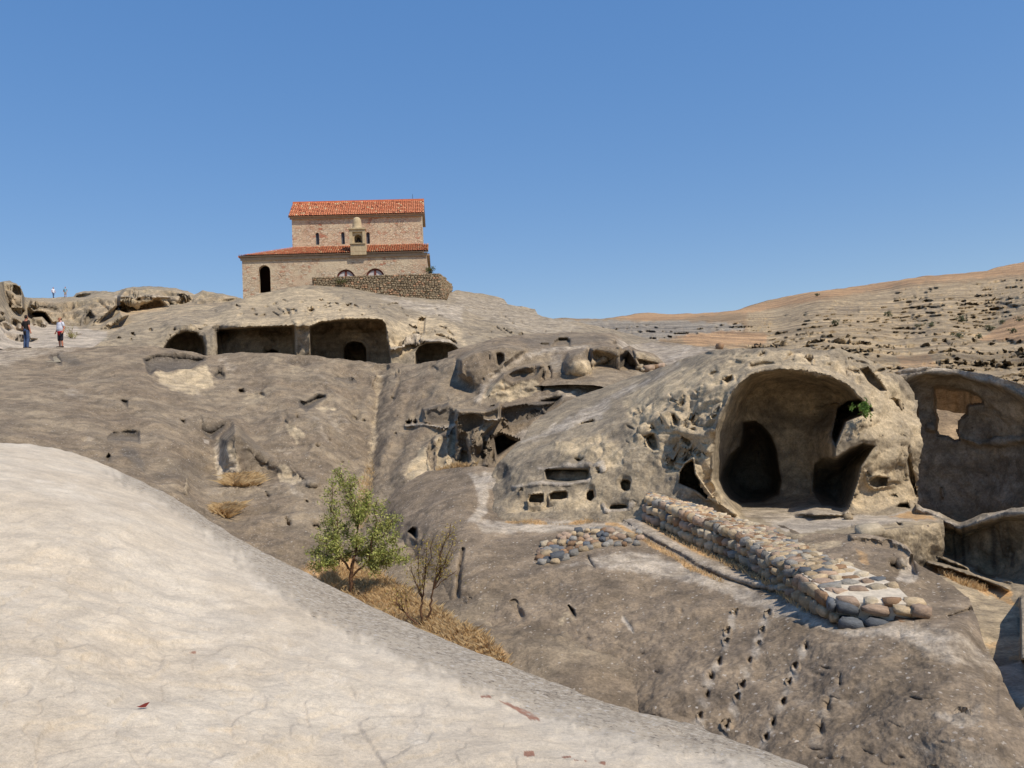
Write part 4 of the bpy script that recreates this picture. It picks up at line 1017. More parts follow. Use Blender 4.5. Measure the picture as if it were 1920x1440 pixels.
# ------------------------------------------------------------------ pale rock the photographer stands on
s = Sheet('foreground_rock', -700, 2300,
    [(-700, 790), (-300, 800), (0, 829), (60, 834), (110, 842), (140, 850), (200, 872), (270, 905), (330, 935), (400, 980), (450, 1012), (540, 1059), (574, 1074), (640, 1108), (697, 1137), (794, 1181), (870, 1214), (940, 1243), (1000, 1265), (1100, 1303), (1200, 1336), (1291, 1357), (1400, 1400), (1507, 1439), (1600, 1475), (1900, 1600), (2300, 1800)],
    660, 2.4,
    [(-700, 800, 9), (0, 829, 11.5), (140, 850, 11.8), (270, 905, 11), (400, 980, 10), (540, 1059, 9), (697, 1137, 8.2), (870, 1214, 7.3), (1000, 1265, 6.7), (1200, 1336, 5.8), (1400, 1400, 5.2), (1507, 1439, 4.9), (1900, 1600, 4.2), (2300, 1800, 3.6),
     (0, 870, 9.0), (140, 905, 9.0), (270, 960, 8.6), (400, 1040, 8.0), (540, 1110, 7.5), (697, 1190, 6.8), (870, 1265, 6.1), (1000, 1315, 5.7), (1200, 1385, 5.0), (1400, 1450, 4.5), (0, 1000, 6.6), (300, 1100, 6.5), (600, 1250, 5.6), (900, 1380, 4.7), (0, 1200, 4.8), (300, 1300, 4.7), (600, 1430, 4.2),
     (0, 1440, 3.5), (300, 1440, 3.7), (960, 1440, 4.2), (1300, 1500, 4.1), (-600, 1200, 4.6), (0, 1650, 2.7), (900, 1650, 3.1), (1800, 1800, 3.0)], dmax=30, jit=2.2, hidden=60, jscale=34)
EDG = [(-50, 820), (100, 845), (200, 880), (300, 935), (400, 1000), (470, 1050), (560, 1100), (640, 1145), (760, 1200), (880, 1250), (1000, 1300), (1150, 1350), (1300, 1400), (1450, 1450)]
LICH = [(230, 870), (330, 920), (450, 1000), (560, 1050), (697, 1120), (870, 1200), (1000, 1250), (1200, 1320), (1400, 1380), (1560, 1440), (1560, 1470), (1300, 1415), (1100, 1366), (900, 1296), (760, 1240), (640, 1182), (560, 1136), (460, 1060), (400, 1012), (300, 945), (200, 885)]
s.paint(1, LICH, 40, 0.7, 18)
s.paint(1, LICH, 90, 0.3, 10, rough=1.0)
s.paint(1, [(300, 915), (450, 1003), (697, 1125), (1000, 1250), (1300, 1350), (1540, 1440), (1400, 1420), (1150, 1350), (900, 1270), (700, 1180), (500, 1065), (380, 985)], 18, 0.85, 10)
for k in range(60):
    x, y = rr.uniform(-40, 1000), rr.uniform(900, 1440)
    s.paint(0, ell(x, y, rr.uniform(12, 60), rr.uniform(5, 18), 10, rr.uniform(-0.1, 0.5)), 24, rr.uniform(0.15, 0.4), 12)
    x, y = rr.uniform(-40, 1000), rr.uniform(900, 1440)
    s.paint(2, ell(x, y, rr.uniform(12, 70), rr.uniform(5, 16), 10, rr.uniform(-0.1, 0.5)), 20, rr.uniform(0.15, 0.4), 12)
zf = zm(440, 1000, 2.2326)
for pl in (zf((1105, 702), (1160, 715), (1230, 745), (1290, 782), (1240, 772), (1180, 742)), zf((1028, 684), (1070, 684), (1075, 694), (1030, 692)), zf((1210, 918), (1250, 914), (1255, 935), (1225, 948), (1210, 935)),
           zf((1370, 940), (1405, 938), (1410, 952), (1375, 952)), zf((1420, 960), (1475, 955), (1470, 968)), zf((1520, 965), (1555, 962), (1550, 978)), zm(0, 800, 2.25)((795, 950), (830, 945), (825, 962), (800, 962))):
    s.paint(3, pl, 3, 1.0, 2)
def fore_ext(sh, P):
    a = perlin(P * 2.3 + 8)
    sc = sh.R
    return 0.02 * sstep(0.0, 0.07, a) + 0.012 * sstep(0.05, 0.1, perlin(P * 5.5)) - 0.012 * sstep(0.25, 0.4, perlin(P * 3.7 + 50)) + sc * (0.03 * fbm(P * 3.5, 3) + 0.012 * perlin(P * 14) - 0.02 * sstep(0.1, 0.3, perlin(P * 8 + 33)))
foreground = s.finish(M_fore, [(0.5, 0.07, 3), (2.0, 0.022, 4), (9, 0.004, 4)], [(0.15, 0.05), (0.5, 0.35), (1.2, 1.2), (2.5, 3.2), (4, 6)], rough=(0.0, 1), extra=fore_ext)
# ------------------------------------------------------------------ the church on the hill
def simple_mat(name, col, rough=0.85, var=0.25, scale=8.0, bump=0.01, metallic=0.0):
    m = NT(name)
    tc = m.n('ShaderNodeTexCoord').outputs['Object']
    a = m.noise(tc, scale, 6, 0.65)
    c = m.mix(1.0, col, m.mix(m.ramp(a, 0.25, 0.75), (1 - var,) * 3, (1 + var,) * 3), 'MULTIPLY')
    m.l(c, m.b.inputs['Base Color'])
    m.b.inputs['Roughness'].default_value = rough
    m.b.inputs['Metallic'].default_value = metallic
    if bump: m.bump(a, 0.7, bump)
    return m.m

def masonry_mat():
    m = NT('plastered rubble masonry')
    tc = m.n('ShaderNodeTexCoord').outputs['Object']
    mp = m.n('ShaderNodeMapping')
    mp.inputs['Scale'].default_value = (1, 1, 1.7)
    m.l(tc, mp.inputs[0])
    vo = m.n('ShaderNodeTexVoronoi', i_Scale=3.6)
    m.l(mp.outputs[0], vo.inputs['Vector'])
    ve = m.n('ShaderNodeTexVoronoi', i_Scale=3.6, feature='DISTANCE_TO_EDGE')
    m.l(mp.outputs[0], ve.inputs['Vector'])
    sv = m.n('ShaderNodeSeparateColor')
    m.l(vo.outputs['Color'], sv.inputs[0])
    st = m.mix(sv.outputs[0], srgb(218, 198, 168), srgb(188, 158, 130))
    st = m.mix(m.ramp(sv.outputs[1], 0.78, 0.98), st, srgb(178, 118, 92))
    st = m.mix(m.ramp(sv.outputs[2], 0.75, 0.95), st, srgb(208, 192, 168))
    plaster = srgb(206, 186, 156)
    big = m.noise(tc, 0.5, 5, 0.6)
    red = m.noise(tc, 0.33, 4, 0.55, 0.5)
    pl = m.ramp(m.noise(tc, 0.7, 6, 0.65), 0.36, 0.62)
    col = m.mix(pl, st, plaster)
    col = m.mix(m.math('MULTIPLY', m.ramp(red, 0.52, 0.7), 0.3), col, srgb(176, 120, 92))
    mort = m.ramp(ve.outputs['Distance'], 0.0, 0.06)
    col = m.mix(m.math('MULTIPLY', m.math('SUBTRACT', 1.0, mort), m.math('SUBTRACT', 0.75, m.math('MULTIPLY', pl, 0.6))), col, srgb(148, 130, 108))
    fine = m.noise(tc, 14, 6, 0.7)
    col = m.mix(1.0, col, m.mix(m.ramp(fine, 0.25, 0.75), (0.78,) * 3, (1.2,) * 3), 'MULTIPLY')
    pit = m.ramp(m.noise(tc, 5.5, 3, 0.5), 0.68, 0.74)
    col = m.mix(m.math('MULTIPLY', pit, 0.7), col, srgb(92, 72, 60))
    m.l(col, m.b.inputs['Base Color'])
    h = m.math('ADD', m.math('MULTIPLY', mort, m.math('SUBTRACT', 1.0, m.math('MULTIPLY', pl, 0.8))), m.math('MULTIPLY', fine, 0.5))
    m.bump(h, 0.9, 0.05)
    return m.m

def tile_mat():
    m = NT('clay roof tile')
    at = m.n('ShaderNodeAttribute', attribute_name='tint')
    tc = m.n('ShaderNodeTexCoord').outputs['Object']
    a = m.noise(tc, 6, 5, 0.6)
    sp = m.n('ShaderNodeSeparateColor')
    m.l(at.outputs['Color'], sp.inputs[0])
    c = m.mix(sp.outputs[0], srgb(196, 116, 80), srgb(214, 142, 104))
    c = m.mix(m.ramp(sp.outputs[1], 0.9, 0.96), c, srgb(220, 180, 138))
    c = m.mix(m.ramp(sp.outputs[2], 0.93, 0.99), c, srgb(150, 84, 62))
    c = m.mix(1.0, c, m.mix(m.ramp(a, 0.3, 0.7), (0.8,) * 3, (1.15,) * 3), 'MULTIPLY')
    m.l(c, m.b.inputs['Base Color'])
    return m.m

M_mas = masonry_mat()
M_tile = tile_mat()
M_cut = simple_mat('dressed pale stone', srgb(186, 166, 132), var=0.18, scale=5)
M_corn = simple_mat('grey cornice stone', srgb(160, 140, 116), var=0.2, scale=4)
M_frame = simple_mat('red brown painted timber', srgb(112, 62, 52), var=0.15)
M_pane = simple_mat('dusty grey window glass', srgb(92, 96, 104), 0.35, 0.1, bump=0)
M_white = simple_mat('whitened glass', srgb(196, 186, 180), 0.5, 0.12, bump=0)
M_bell = simple_mat('dark bronze', srgb(58, 50, 42), 0.4, 0.2, metallic=0.6)
M_dark = simple_mat('iron', srgb(40, 38, 38), 0.6, 0.1)
M_plank = simple_mat('dark timber', srgb(72, 54, 42), 0.8, 0.2)

_A = unproj(450, 480, 73.5)
_Br = unproj(798, 470, 1.0)
_B = _Br * (_A[2] / _Br[2])
EU = _B - _A; EU[2] = 0; EU /= np.linalg.norm(EU)
EV = np.array([-EU[1], EU[0], 0.0])
if EV[1] < 0: EV = -EV
EW = np.array([0, 0, 1.0])
OO = _A + EV * 0.3
def fp(px, py, v):
    r = unproj(px, py, 1.0)
    k = ((OO + EV * v) @ EV) / (r @ EV)
    q = r * k - OO
    return float(q @ EU), float(q @ EW)
church = empty('church', V(OO), math.atan2(EU[1], EU[0]))
tag(church, 'old masonry church with red tiled roofs standing on top of the rock hill', 'church')

def mesh_obj(name, verts, faces, mat, parent=None, smooth=False):
    me = bpy.data.meshes.new(name)
    me.from_pydata([tuple(map(float, v)) for v in verts], [], faces)
    if smooth:
        me.polygons.foreach_set('use_smooth', [True] * len(me.polygons))
    me.update()
    return link(name, me, mat, parent)

def box_vf(x0, x1, y0, y1, z0, z1):
    v = [(x, y, z) for z in (z0, z1) for y in (y0, y1) for x in (x0, x1)]
    f = [(0, 2, 3, 1), (4, 5, 7, 6), (0, 1, 5, 4), (2, 6, 7, 3), (0, 4, 6, 2), (1, 3, 7, 5)]
    return v, f

def wall_front(name, u0, u1, w0, w1, v, openings, thick, mat, parent):
    bm = bmesh.new()
    def loop(pts):
        vs_ = [bm.verts.new((a, v, b)) for a, b in pts]
        return [bm.edges.new((vs_[k], vs_[(k + 1) % len(vs_)])) for k in range(len(vs_))], vs_
    edges, _ = loop([(u0, w0), (u1, w0), (u1, w1), (u0, w1)])
    vl = []
    for o in openings:
        e, vs_ = loop(o)
        edges += e
        vl.append(vs_)
    bmesh.ops.triangle_fill(bm, use_beauty=True, use_dissolve=False, edges=edges)
    for vs_ in vl:
        back = [bm.verts.new((p.co.x, v + thick, p.co.z)) for p in vs_]
        n = len(vs_)
        for k in range(n):
            bm.faces.new((vs_[k], vs_[(k + 1) % n], back[(k + 1) % n], back[k]))
    bmesh.ops.recalc_face_normals(bm, faces=bm.faces[:])
    me = bpy.data.meshes.new(name)
    bm.to_mesh(me)
    bm.free()
    return link(name, me, mat, parent)

def arch(u0, u1, w0, wtop, n=9):
    r = (u1 - u0) / 2
    ws = wtop - r
    pts = [(u0, w0), (u1, w0)]
    for k in range(n + 1):
        t = math.pi * k / n
        pts.append(((u0 + u1) / 2 + r * math.cos(t), ws + r * math.sin(t)))
    return pts

uL, uR = fp(454, 500, 0)[0], fp(799.5, 485, 0)[0]
wBase = fp(457, 556, 0)[1] - 1.8
wE = -0.12
VN, VB = 2.2, 9.0
# openings of the lower wall
door = arch(fp(485, 520, 0)[0], fp(507, 520, 0)[0], fp(495, 549, 0)[1], fp(495, 497, 0)[1])
def lun(x0, x1, yt, yb):
    a, b = fp(x0, yb, 0)[0], fp(x1, yb, 0)[0]
    return arch(a, b, fp((x0 + x1) / 2, yb, 0)[1] - 1.2, fp((x0 + x1) / 2, yt, 0)[1], 12)
l1, l2 = lun(631, 666, 505, 521), lun(686, 721, 503, 519)
wall_front('wall', uL, uR, wBase, wE, 0.0, [door, l1, l2], 0.55, M_mas, church)
v_, f_ = [], []
def addbox(*a):
    vv, ff = box_vf(*a)
    k = len(v_)
    v_.extend(vv)
    f_.extend([tuple(i + k for i in q) for q in ff])
addbox(uL, uL + 0.6, 0.003, VB, wBase, wE)
addbox(uR - 0.6, uR, 0.003, VB, wBase, wE)
addbox(uL + 0.6, uR - 0.6, VB - 0.6, VB, wBase, wE)
mesh_obj('wall', v_, f_, M_mas, church)
mesh_obj('floor', *box_vf(uL + 0.6, uR - 0.6, 0.6, VB - 0.6, door[0][1] - 0.3, door[0][1]), M_plank, church)
mesh_obj('inner_wall', *box_vf(uL + 0.6, uR - 0.6, 3.4, 3.6, door[0][1], wE), M_plank, church)
for k, L in enumerate((l1, l2)):
    a, b, wt = L[0][0], L[1][0], max(p[1] for p in L)
    r = (b - a) / 2
    cx, ws, wb = (a + b) / 2, wt - r, L[0][1]
    v_, f_ = [], []
    n = 12
    for i in range(n + 1):
        t = math.pi * i / n
        for rad in (r * 0.985, r * 0.84):
            for y in (0.10, 0.22):
                v_.append((cx + rad * math.cos(t), y, ws + rad * math.sin(t)))
    for i in range(n):
        o = 4 * i
        for x, y in ((0, 1), (1, 3), (3, 2), (2, 0)):
            f_.append((o + x, o + y, o + 4 + y, o + 4 + x))
    addbox(cx - 0.09, cx + 0.09, 0.12, 0.2, wb, ws + r * 0.9)
    addbox(a + 0.01, a + 0.13, 0.12, 0.2, wb, ws - 0.001)
    addbox(b - 0.13, b - 0.01, 0.12, 0.2, wb, ws - 0.001)
    wdw = mesh_obj('window_frame', v_, f_, M_frame, church)
    for s_ in (-1, 1):
        pts = [(cx + s_ * 0.09, wb), (cx + s_ * (r - 0.1), wb)]
        pts += [(cx + s_ * (r * 0.86) * math.cos(t), ws + r * 0.86 * math.sin(t)) for t in np.linspace(0, math.pi / 2 - 0.12, 6)]
        mesh_obj('pane', [(x, 0.17 + 0.002 * s_, w) for x, w in pts], [tuple(range(len(pts)))], M_white, wdw)
# upper nave
uA, uB = fp(547.5, 430, VN)[0], fp(791, 430, VN)[0]
wTopL = fp(620, 462.5, VN)[1]
wU = fp(668, 402, VN)[1]
def slit(x, yt, yb, hw=3.4):
    return arch(fp(x - hw, 445, VN)[0], fp(x + hw, 445, VN)[0], fp(x, yb, VN)[1], fp(x, yt, VN)[1], 7)
slits = [slit(595, 436, 459), slit(643, 435, 458), slit(690, 435, 457)]
wall_front('wall', uA, uB, wTopL - 1.0, wU, VN, slits, 0.35, M_mas, church)
V2 = VN + 4.6
v_, f_ = [], []
addbox(uA, uA + 0.5, VN + 0.003, V2, wE + 0.2, wU)
addbox(uB - 0.5, uB, VN + 0.003, V2, wE + 0.2, wU)
addbox(uA + 0.5, uB - 0.5, V2 - 0.5, V2, wE + 0.2, wU)
rise = 1.62
k = len(v_)
for x in (uA, uB):      # gable triangles
    v_ += [(x, VN + 0.003, wU), (x, V2, wU), (x, (VN + V2) / 2, wU + rise)]
f_ += [(k, k + 1, k + 2), (k + 3, k + 5, k + 4)]
mesh_obj('wall', v_, f_, M_mas, church)
for S in slits:
    a, b, wb, wt = S[0][0], S[1][0], S[0][1], max(p[1] for p in S)
    o = mesh_obj('window', [(x, VN + 0.2, w) for x, w in S], [tuple(range(len(S)))], M_pane, church)
    vv, ff = box_vf((a + b) / 2 - 0.02, (a + b) / 2 + 0.02, VN + 0.16, VN + 0.195, wb, wt - 0.02)
    mesh_obj('glazing_bar', vv, ff, M_dark, o)
# cornices
def cornice(u0, u1, v, w1, h, out):
    mesh_obj('cornice', *box_vf(u0, u1, v - out, v - 0.003, w1 - h, w1), M_corn, church)
cornice(uA - 0.15, uB + 0.15, VN, wU, 0.34, 0.16)
cornice(uL - 0.1, uR + 0.12, 0.0, wE, 0.26, 0.14)

# roofs with barrel tiles
def roof_plane(name, O, eu, es, L, S, mat, parent, smin=None, smax=None, col=0.2, row=0.36):
    """O eave corner, eu unit along the eave, es unit up the slope; tiles as real half barrels"""
    O, eu, es = map(np.array, (O, eu, es))
    nn = np.cross(eu, es)
    if nn[2] < 0: nn = -nn
    corners = [(0, 0), (L, 0), (L, smax(L) if smax else S), (0, smax(0) if smax else S)]
    if smax:
        corners = [(0, 0), (L, 0), (L, S)] + [(smax.knee, S)]
    vs1 = [O + eu * a + es * b - nn * 0.02 for a, b in corners]
    vs2 = [p - nn * 0.10 for p in vs1]
    n = len(vs1)
    slab = mesh_obj(name, vs1 + vs2, [tuple(range(n)), tuple(range(2 * n - 1, n - 1, -1))] + [(k, (k + 1) % n, n + (k + 1) % n, n + k) for k in range(n)], M_corn, parent)
    vt, ft, tint = [], [], []
    ncol = int(L / col)
    for c in range(ncol):
        a = (c + 0.5) * L / ncol
        top = smax(a) if smax else S
        nrow = max(1, int(round(top / row)))
        for r in range(nrow):
            s0, s1 = r * top / nrow - 0.03, (r + 1) * top / nrow + 0.03
            da = random.gauss(0, 0.008)
            t3 = (random.random(), random.random(), random.random())
            k = len(vt)
            for q, (sl, lift, rad) in enumerate(((s0, 0.035, 0.108), (s1, 0.0, 0.088))):
                for i in range(6):
                    t = math.pi * i / 5
                    vt.append(O + eu * (a + da + rad * math.cos(t)) + es * sl + nn * (lift + rad * 0.85 * math.sin(t)))
                    tint.append((*t3, 1))
            for i in range(5):
                ft.append((k + i, k + i + 1, k + 7 + i, k + 6 + i))
    o = mesh_obj('roof_tiles', vt, ft, mat, slab, smooth=True)
    ca = o.data.color_attributes.new('tint', 'FLOAT_COLOR', 'POINT')
    ca.data.foreach_set('color', np.array(tint, np.float32).reshape(-1))
    tag(o, kind='stuff')
    return slab

def unit(a):
    a = np.array(a, float)
    return a / np.linalg.norm(a)
vm = (VN + V2) / 2
ov = 0.32
sl = unit((0, vm - VN, rise))
Slen = math.hypot(vm - VN, rise) + ov * math.hypot(1, rise / (vm - VN))
roof_plane('roof', np.array([uA - 0.25, VN - ov, wU - ov * rise / (vm - VN) + 0.12]), (1, 0, 0), sl, uB - uA + 0.5, Slen, M_tile, church)
sl2 = unit((0, -(vm - VN), rise))
roof_plane('roof', np.array([uA - 0.25, V2 + ov, wU - ov * rise / (vm - VN) + 0.12]), (1, 0, 0), sl2, uB - uA + 0.5, Slen, M_tile, church)
v_, f_ = [], []
zr_ = wU + rise + 0.16
addbox(uA - 0.25, uB + 0.25, vm - 0.12, vm + 0.12, zr_ - 0.08, zr_ + 0.09)
mesh_obj('ridge', v_, f_, M_tile, church)
# aisle roofs
class Knee:
    def __init__(self, knee, S): self.knee, self.S = knee, S
    def __call__(self, a): return self.S * min(1.0, max(0.06, a / self.knee))
O1 = np.array([uL - 0.2, -0.3, 0.0])
dz = wTopL - 0.0
sA = unit((0, VN + 0.3, dz))
SA = math.hypot(VN + 0.3, dz) - 0.02
roof_plane('roof', O1, (1, 0, 0), sA, uR - uL + 0.4, SA, M_tile, church, smax=Knee(uA - uL + 0.2, SA))
sB = unit((0, -(VB - V2 + 0.3), dz))
roof_plane('roof', np.array([uL - 0.2, VB + 0.3, 0.0]), (1, 0, 0), sB, uR - uL + 0.4, math.hypot(VB - V2 + 0.3, dz) - 0.02, M_tile, church, smax=Knee(uA - uL + 0.2, math.hypot(VB - V2 + 0.3, dz) - 0.02))
# hip end at left
vv = [(uL - 0.25, -0.34, -0.01), (uL - 0.25, VB + 0.34, -0.01), (uA, V2, dz - 0.03), (uA, VN, dz - 0.03)]
vv += [(a, b, c - 0.1) for a, b, c in vv]
mesh_obj('roof', vv, [(0, 3, 2, 1), (4, 5, 6, 7), (0, 1, 5, 4), (1, 2, 6, 5), (2, 3, 7, 6), (3, 0, 4, 7)], M_tile, church)
# bell gable standing on the eave wall
VG = -0.36
def gb(x0, x1, y0, y1):
    a, wb = fp(x0, y1, VG); b, wt = fp(x1, y0, VG)
    return a, b, wb, wt
a, b, wb, wt = gb(657.5, 686.5, 457, 478)
gable = mesh_obj('bell_gable', *box_vf(a, b, VG, 0.5, wb, wt), M_cut, church)
a2, b2, wb2, wt2 = gb(655.5, 684.5, 430, 457)
wb2 = wt + 0.003
wx, _ = fp(661, 445, VG); wx2, _ = fp(680, 445, VG)
arc = arch(fp(664, 448, VG)[0], fp(678, 448, VG)[0], wb2 + 0.12, fp(671, 439, VG)[1], 8)
rec = [(wx, wb2 + 0.04), (wx2, wb2 + 0.04), (wx2, fp(671, 435, VG)[1]), (wx, fp(671, 435, VG)[1])]
bf = wall_front('bell_frame', a2, b2, wb2, wt2, VG - 0.1, [rec], 0.18, M_cut, gable)
wall_front('bell_arch', wx, wx2, rec[0][1], rec[2][1], VG + 0.08, [arc], 0.5, M_cut, gable)
v_, f_ = [], []
addbox(a2, a2 + 0.12, VG - 0.098, 0.45, wb2, wt2)
addbox(b2 - 0.12, b2, VG - 0.098, 0.45, wb2, wt2)
addbox(a2 - 0.06, b2 + 0.06, VG - 0.2, 0.5, wt2 + 0.002, wt2 + 0.12)
addbox(a2 + 0.12, b2 - 0.12, 0.35, 0.45, wb2, wt2)
mesh_obj('bell_housing', v_, f_, M_cut, gable)
def lathe(name, prof, c, mat, parent, n=16):
    v, f = [], []
    for r, z in prof:
        for k in range(n):
            t = 2 * math.pi * k / n
            v.append((c[0] + r * math.cos(t), c[1] + r * math.sin(t), c[2] + z))
    for i in range(len(prof) - 1):
        for k in range(n):
            f.append((i * n + k, i * n + (k + 1) % n, (i + 1) * n + (k + 1) % n, (i + 1) * n + k))
    f.append(tuple(range((len(prof) - 1) * n, len(prof) * n)))
    return mesh_obj(name, v, f, mat, parent, smooth=True)
cxg = (fp(660, 420, VG)[0] + fp(677, 420, VG)[0]) / 2
wct = fp(668, 405, VG)[1]
H = wct - (wt2 + 0.125)
lathe('cap', [(0.50, 0), (0.46, 0.06), (0.40, H * 0.2), (0.385, H * 0.5), (0.36, H * 0.72), (0.29, H * 0.88), (0.18, H * 0.96), (0.03, H)], (cxg, 0.05, wt2 + 0.125), M_cut, gable)
lathe('bell', [(0.24, 0), (0.2, 0.06), (0.15, 0.2), (0.12, 0.32), (0.06, 0.37), (0.02, 0.45)], ((arc[0][0] + arc[1][0]) / 2, 0.1, fp(671, 452, VG)[1]), M_bell, gable)
# lightning rod
ur = fp(774, 380, vm)[0]
lathe('lightning_rod', [(0.018, 0), (0.015, 0.45), (0.006, 0.55)], (ur, vm, zr_ + 0.05), M_dark, church, 6)

# ------------------------------------------------------------------ rubble retaining wall below the church
M_rub = None
def rubble_mat(name, tones, attr='tint'):
    m = NT(name)
    at = m.n('ShaderNodeAttribute', attribute_name=attr)
    sp = m.n('ShaderNodeSeparateColor')
    m.l(at.outputs['Color'], sp.inputs[0])
    c = m.mix(sp.outputs[0], tones[0], tones[1])
    c = m.mix(m.ramp(sp.outputs[1], 0.7, 0.95), c, tones[2])
    tc = m.n('ShaderNodeTexCoord').outputs['Object']
    a = m.noise(tc, 7, 5, 0.65)
    c = m.mix(1.0, c, m.mix(m.ramp(a, 0.3, 0.7), (0.75,) * 3, (1.2,) * 3), 'MULTIPLY')
    m.l(c, m.b.inputs['Base Color'])
    return m.m
M_rub = rubble_mat('rubble stones', (srgb(138, 122, 98), srgb(168, 150, 122), srgb(188, 150, 118)))
M_mort = simple_mat('earthy mortar', srgb(112, 98, 80), var=0.25, scale=10)
VR = -3.6
ret = empty('retaining_wall', V(OO + EV * VR), math.atan2(EU[1], EU[0]))
tag(ret, 'low rubble stone retaining wall on the rock edge in front of the church', 'wall')
ra, rwt = fp(585, 517.5, VR)
rb, rwt2 = fp(823, 515, VR)
rwt = (rwt + rwt2) / 2
rwb = fp(831, 568, VR)[1] - 0.5
cs = np.array([rb + 0.12, VR])
c_end = np.array([fp(846, 530, 1.2)[0], 1.2])
rng = random.Random(3)
vt, ft, tint = [], [], []
def rstone(P0, e1, nrm, w, h, d):
    k = len(vt)
    t3 = (rng.random(), rng.random(), rng.random(), 1)
    for z in (-0.5, 0.5):
        for x, y, q in ((-0.5, 0, 1), (-0.36, 1, 0.82), (0.36, 1, 0.82), (0.5, 0, 1)):
            j = rng.uniform(0.85, 1.1)
            vt.append(P0 + e1 * (x * w * j) + nrm * (y * d * rng.uniform(0.7, 1.2)) + EW * (z * h * q * j))
            tint.append(t3)
    a = k
    ft.extend([(a, a + 1, a + 5, a + 4), (a + 1, a + 2, a + 6, a + 5), (a + 2, a + 3, a + 7, a + 6), (a + 4, a + 5, a + 6, a + 7), (a + 3, a + 2, a + 1, a)])
def rface(p, q, wt_p, wt_q, wb, nrm):
    e = np.array([q[0] - p[0], q[1] - p[1], 0.0])
    L = np.linalg.norm(e); e /= L
    h = 0.15
    z = wb
    r = 0
    while z < max(wt_p, wt_q):
        x = rng.uniform(0, 0.15)
        while x < L:
            w = rng.uniform(0.14, 0.34)
            top = wt_p + (wt_q - wt_p) * x / L
            if z < top:
                P0 = np.array([p[0], p[1] - VR, 0]) + e * (x + w / 2) + EW * (z + h / 2 + rng.uniform(-0.02, 0.02))
                rstone(P0, e, nrm, w * 0.93, h * rng.uniform(0.72, 0.98), rng.uniform(0.05, 0.13))
            x += w
        z += h
rface((ra, VR), (rb, VR), rwt, rwt, rwb, np.array([0, -1.0, 0]))
sdv = np.array([c_end[0] - rb, c_end[1] - VR]); sdv = sdv / np.linalg.norm(sdv)
rface((rb, VR), tuple(c_end), rwt, fp(846, 536, 1.2)[1], rwb, np.array([sdv[1], -sdv[0], 0]))
rs = mesh_obj('stones', vt, ft, M_rub, ret)
ca = rs.data.color_attributes.new('tint', 'FLOAT_COLOR', 'POINT')
ca.data.foreach_set('color', np.array(tint, np.float32).reshape(-1))
tag(rs, kind='stuff')
we = fp(846, 536, 1.2)[1]
core = [(ra, 0, rwb), (rb, 0, rwb), (c_end[0], c_end[1] - VR, rwb), (ra, c_end[1] - VR, rwb), (ra, 0, rwt), (rb, 0, rwt), (c_end[0], c_end[1] - VR, we), (ra, c_end[1] - VR, rwt)]
mesh_obj('core', core, [(0, 1, 5, 4), (1, 2, 6, 5), (2, 3, 7, 6), (3, 0, 4, 7), (4, 5, 6, 7), (3, 2, 1, 0)], M_mort, ret)
# ------------------------------------------------------------------ dry stone wall, cobbles, loose stones
def stone_mesh(seed, p=3.2):
    r = random.Random(seed)
    bm = bmesh.new()
    bmesh.ops.create_cube(bm, size=2.0)
    bmesh.ops.subdivide_edges(bm, edges=bm.edges[:], cuts=1, use_grid_fill=True)
    tilt = (r.uniform(-0.25, 0.25), r.uniform(-0.25, 0.25))
    for v in bm.verts:
        c = v.co
        n = (abs(c.x) ** p + abs(c.y) ** p + abs(c.z) ** p) ** (1 / p)
        c = c / n
        k = 1 + r.uniform(-0.2, 0.16)
        v.co = Vector((c.x * k * (1 + tilt[0] * c.y), c.y * k * (1 + tilt[1] * c.x), c.z * (1 + r.uniform(-0.2, 0.15)))) * 0.5
    me = bpy.data.meshes.new('stone')
    bm.to_mesh(me)
    bm.free()
    me.polygons.foreach_set('use_smooth', [True] * len(me.polygons))
    return me

def stone_mat(name, col):
    m = NT(name)
    tc = m.n('ShaderNodeTexCoord').outputs['Object']
    gi = m.n('ShaderNodeObjectInfo')
    off = m.n('ShaderNodeVectorMath', operation='ADD')
    m.l(tc, off.inputs[0])
    m.l(gi.outputs['Random'], off.inputs[1])
    a = m.noise(off.outputs[0], 3.0, 7, 0.7)
    c = m.mix(1.0, col, m.mix(m.ramp(a, 0.25, 0.75), (0.7,) * 3, (1.25,) * 3), 'MULTIPLY')
    hv = m.n('ShaderNodeHueSaturation')
    m.l(m.ramp(gi.outputs['Random'], 0, 1, 0.78, 1.2), hv.inputs['Value'])
    m.l(c, hv.inputs['Color'])
    m.l(hv.outputs[0], m.b.inputs['Base Color'])
    m.b.inputs['Roughness'].default_value = 0.8
    m.bump(a, 0.8, 0.04)
    return m.m
TONES = [stone_mat('stone buff', srgb(178, 156, 124)), stone_mat('stone pink', srgb(164, 140, 118)), stone_mat('stone grey', srgb(142, 136, 126)), stone_mat('stone slate blue', srgb(100, 102, 104)),
         stone_mat('stone cream', srgb(182, 166, 140)), stone_mat('stone brown', srgb(146, 116, 88))]
SHAPES = {}
def get_stone(k, tone):
    if (k, tone) not in SHAPES:
        me = stone_mesh(k * 13 + 1, 3.0 + (k % 4) * 1.4)
        me.materials.append(TONES[tone])
        SHAPES[(k, tone)] = me
    return SHAPES[(k, tone)]
def put_stone(name, pos, size, axes, tone, parent=None, k=None):
    o = bpy.data.objects.new(name, get_stone(random.randrange(10) if k is None else k, tone))
    X_, Y_, Z_ = axes
    M = Matrix((X_, Y_, Z_)).transposed().to_4x4()
    M = Matrix.Translation(pos) @ M @ Matrix.Diagonal((*size, 1))
    COL.objects.link(o)
    if parent is not None:
        o.parent = parent
        o.matrix_world = M
        o.matrix_parent_inverse = parent.matrix_world.inverted()
    o.matrix_world = M
    return o
WALL = []
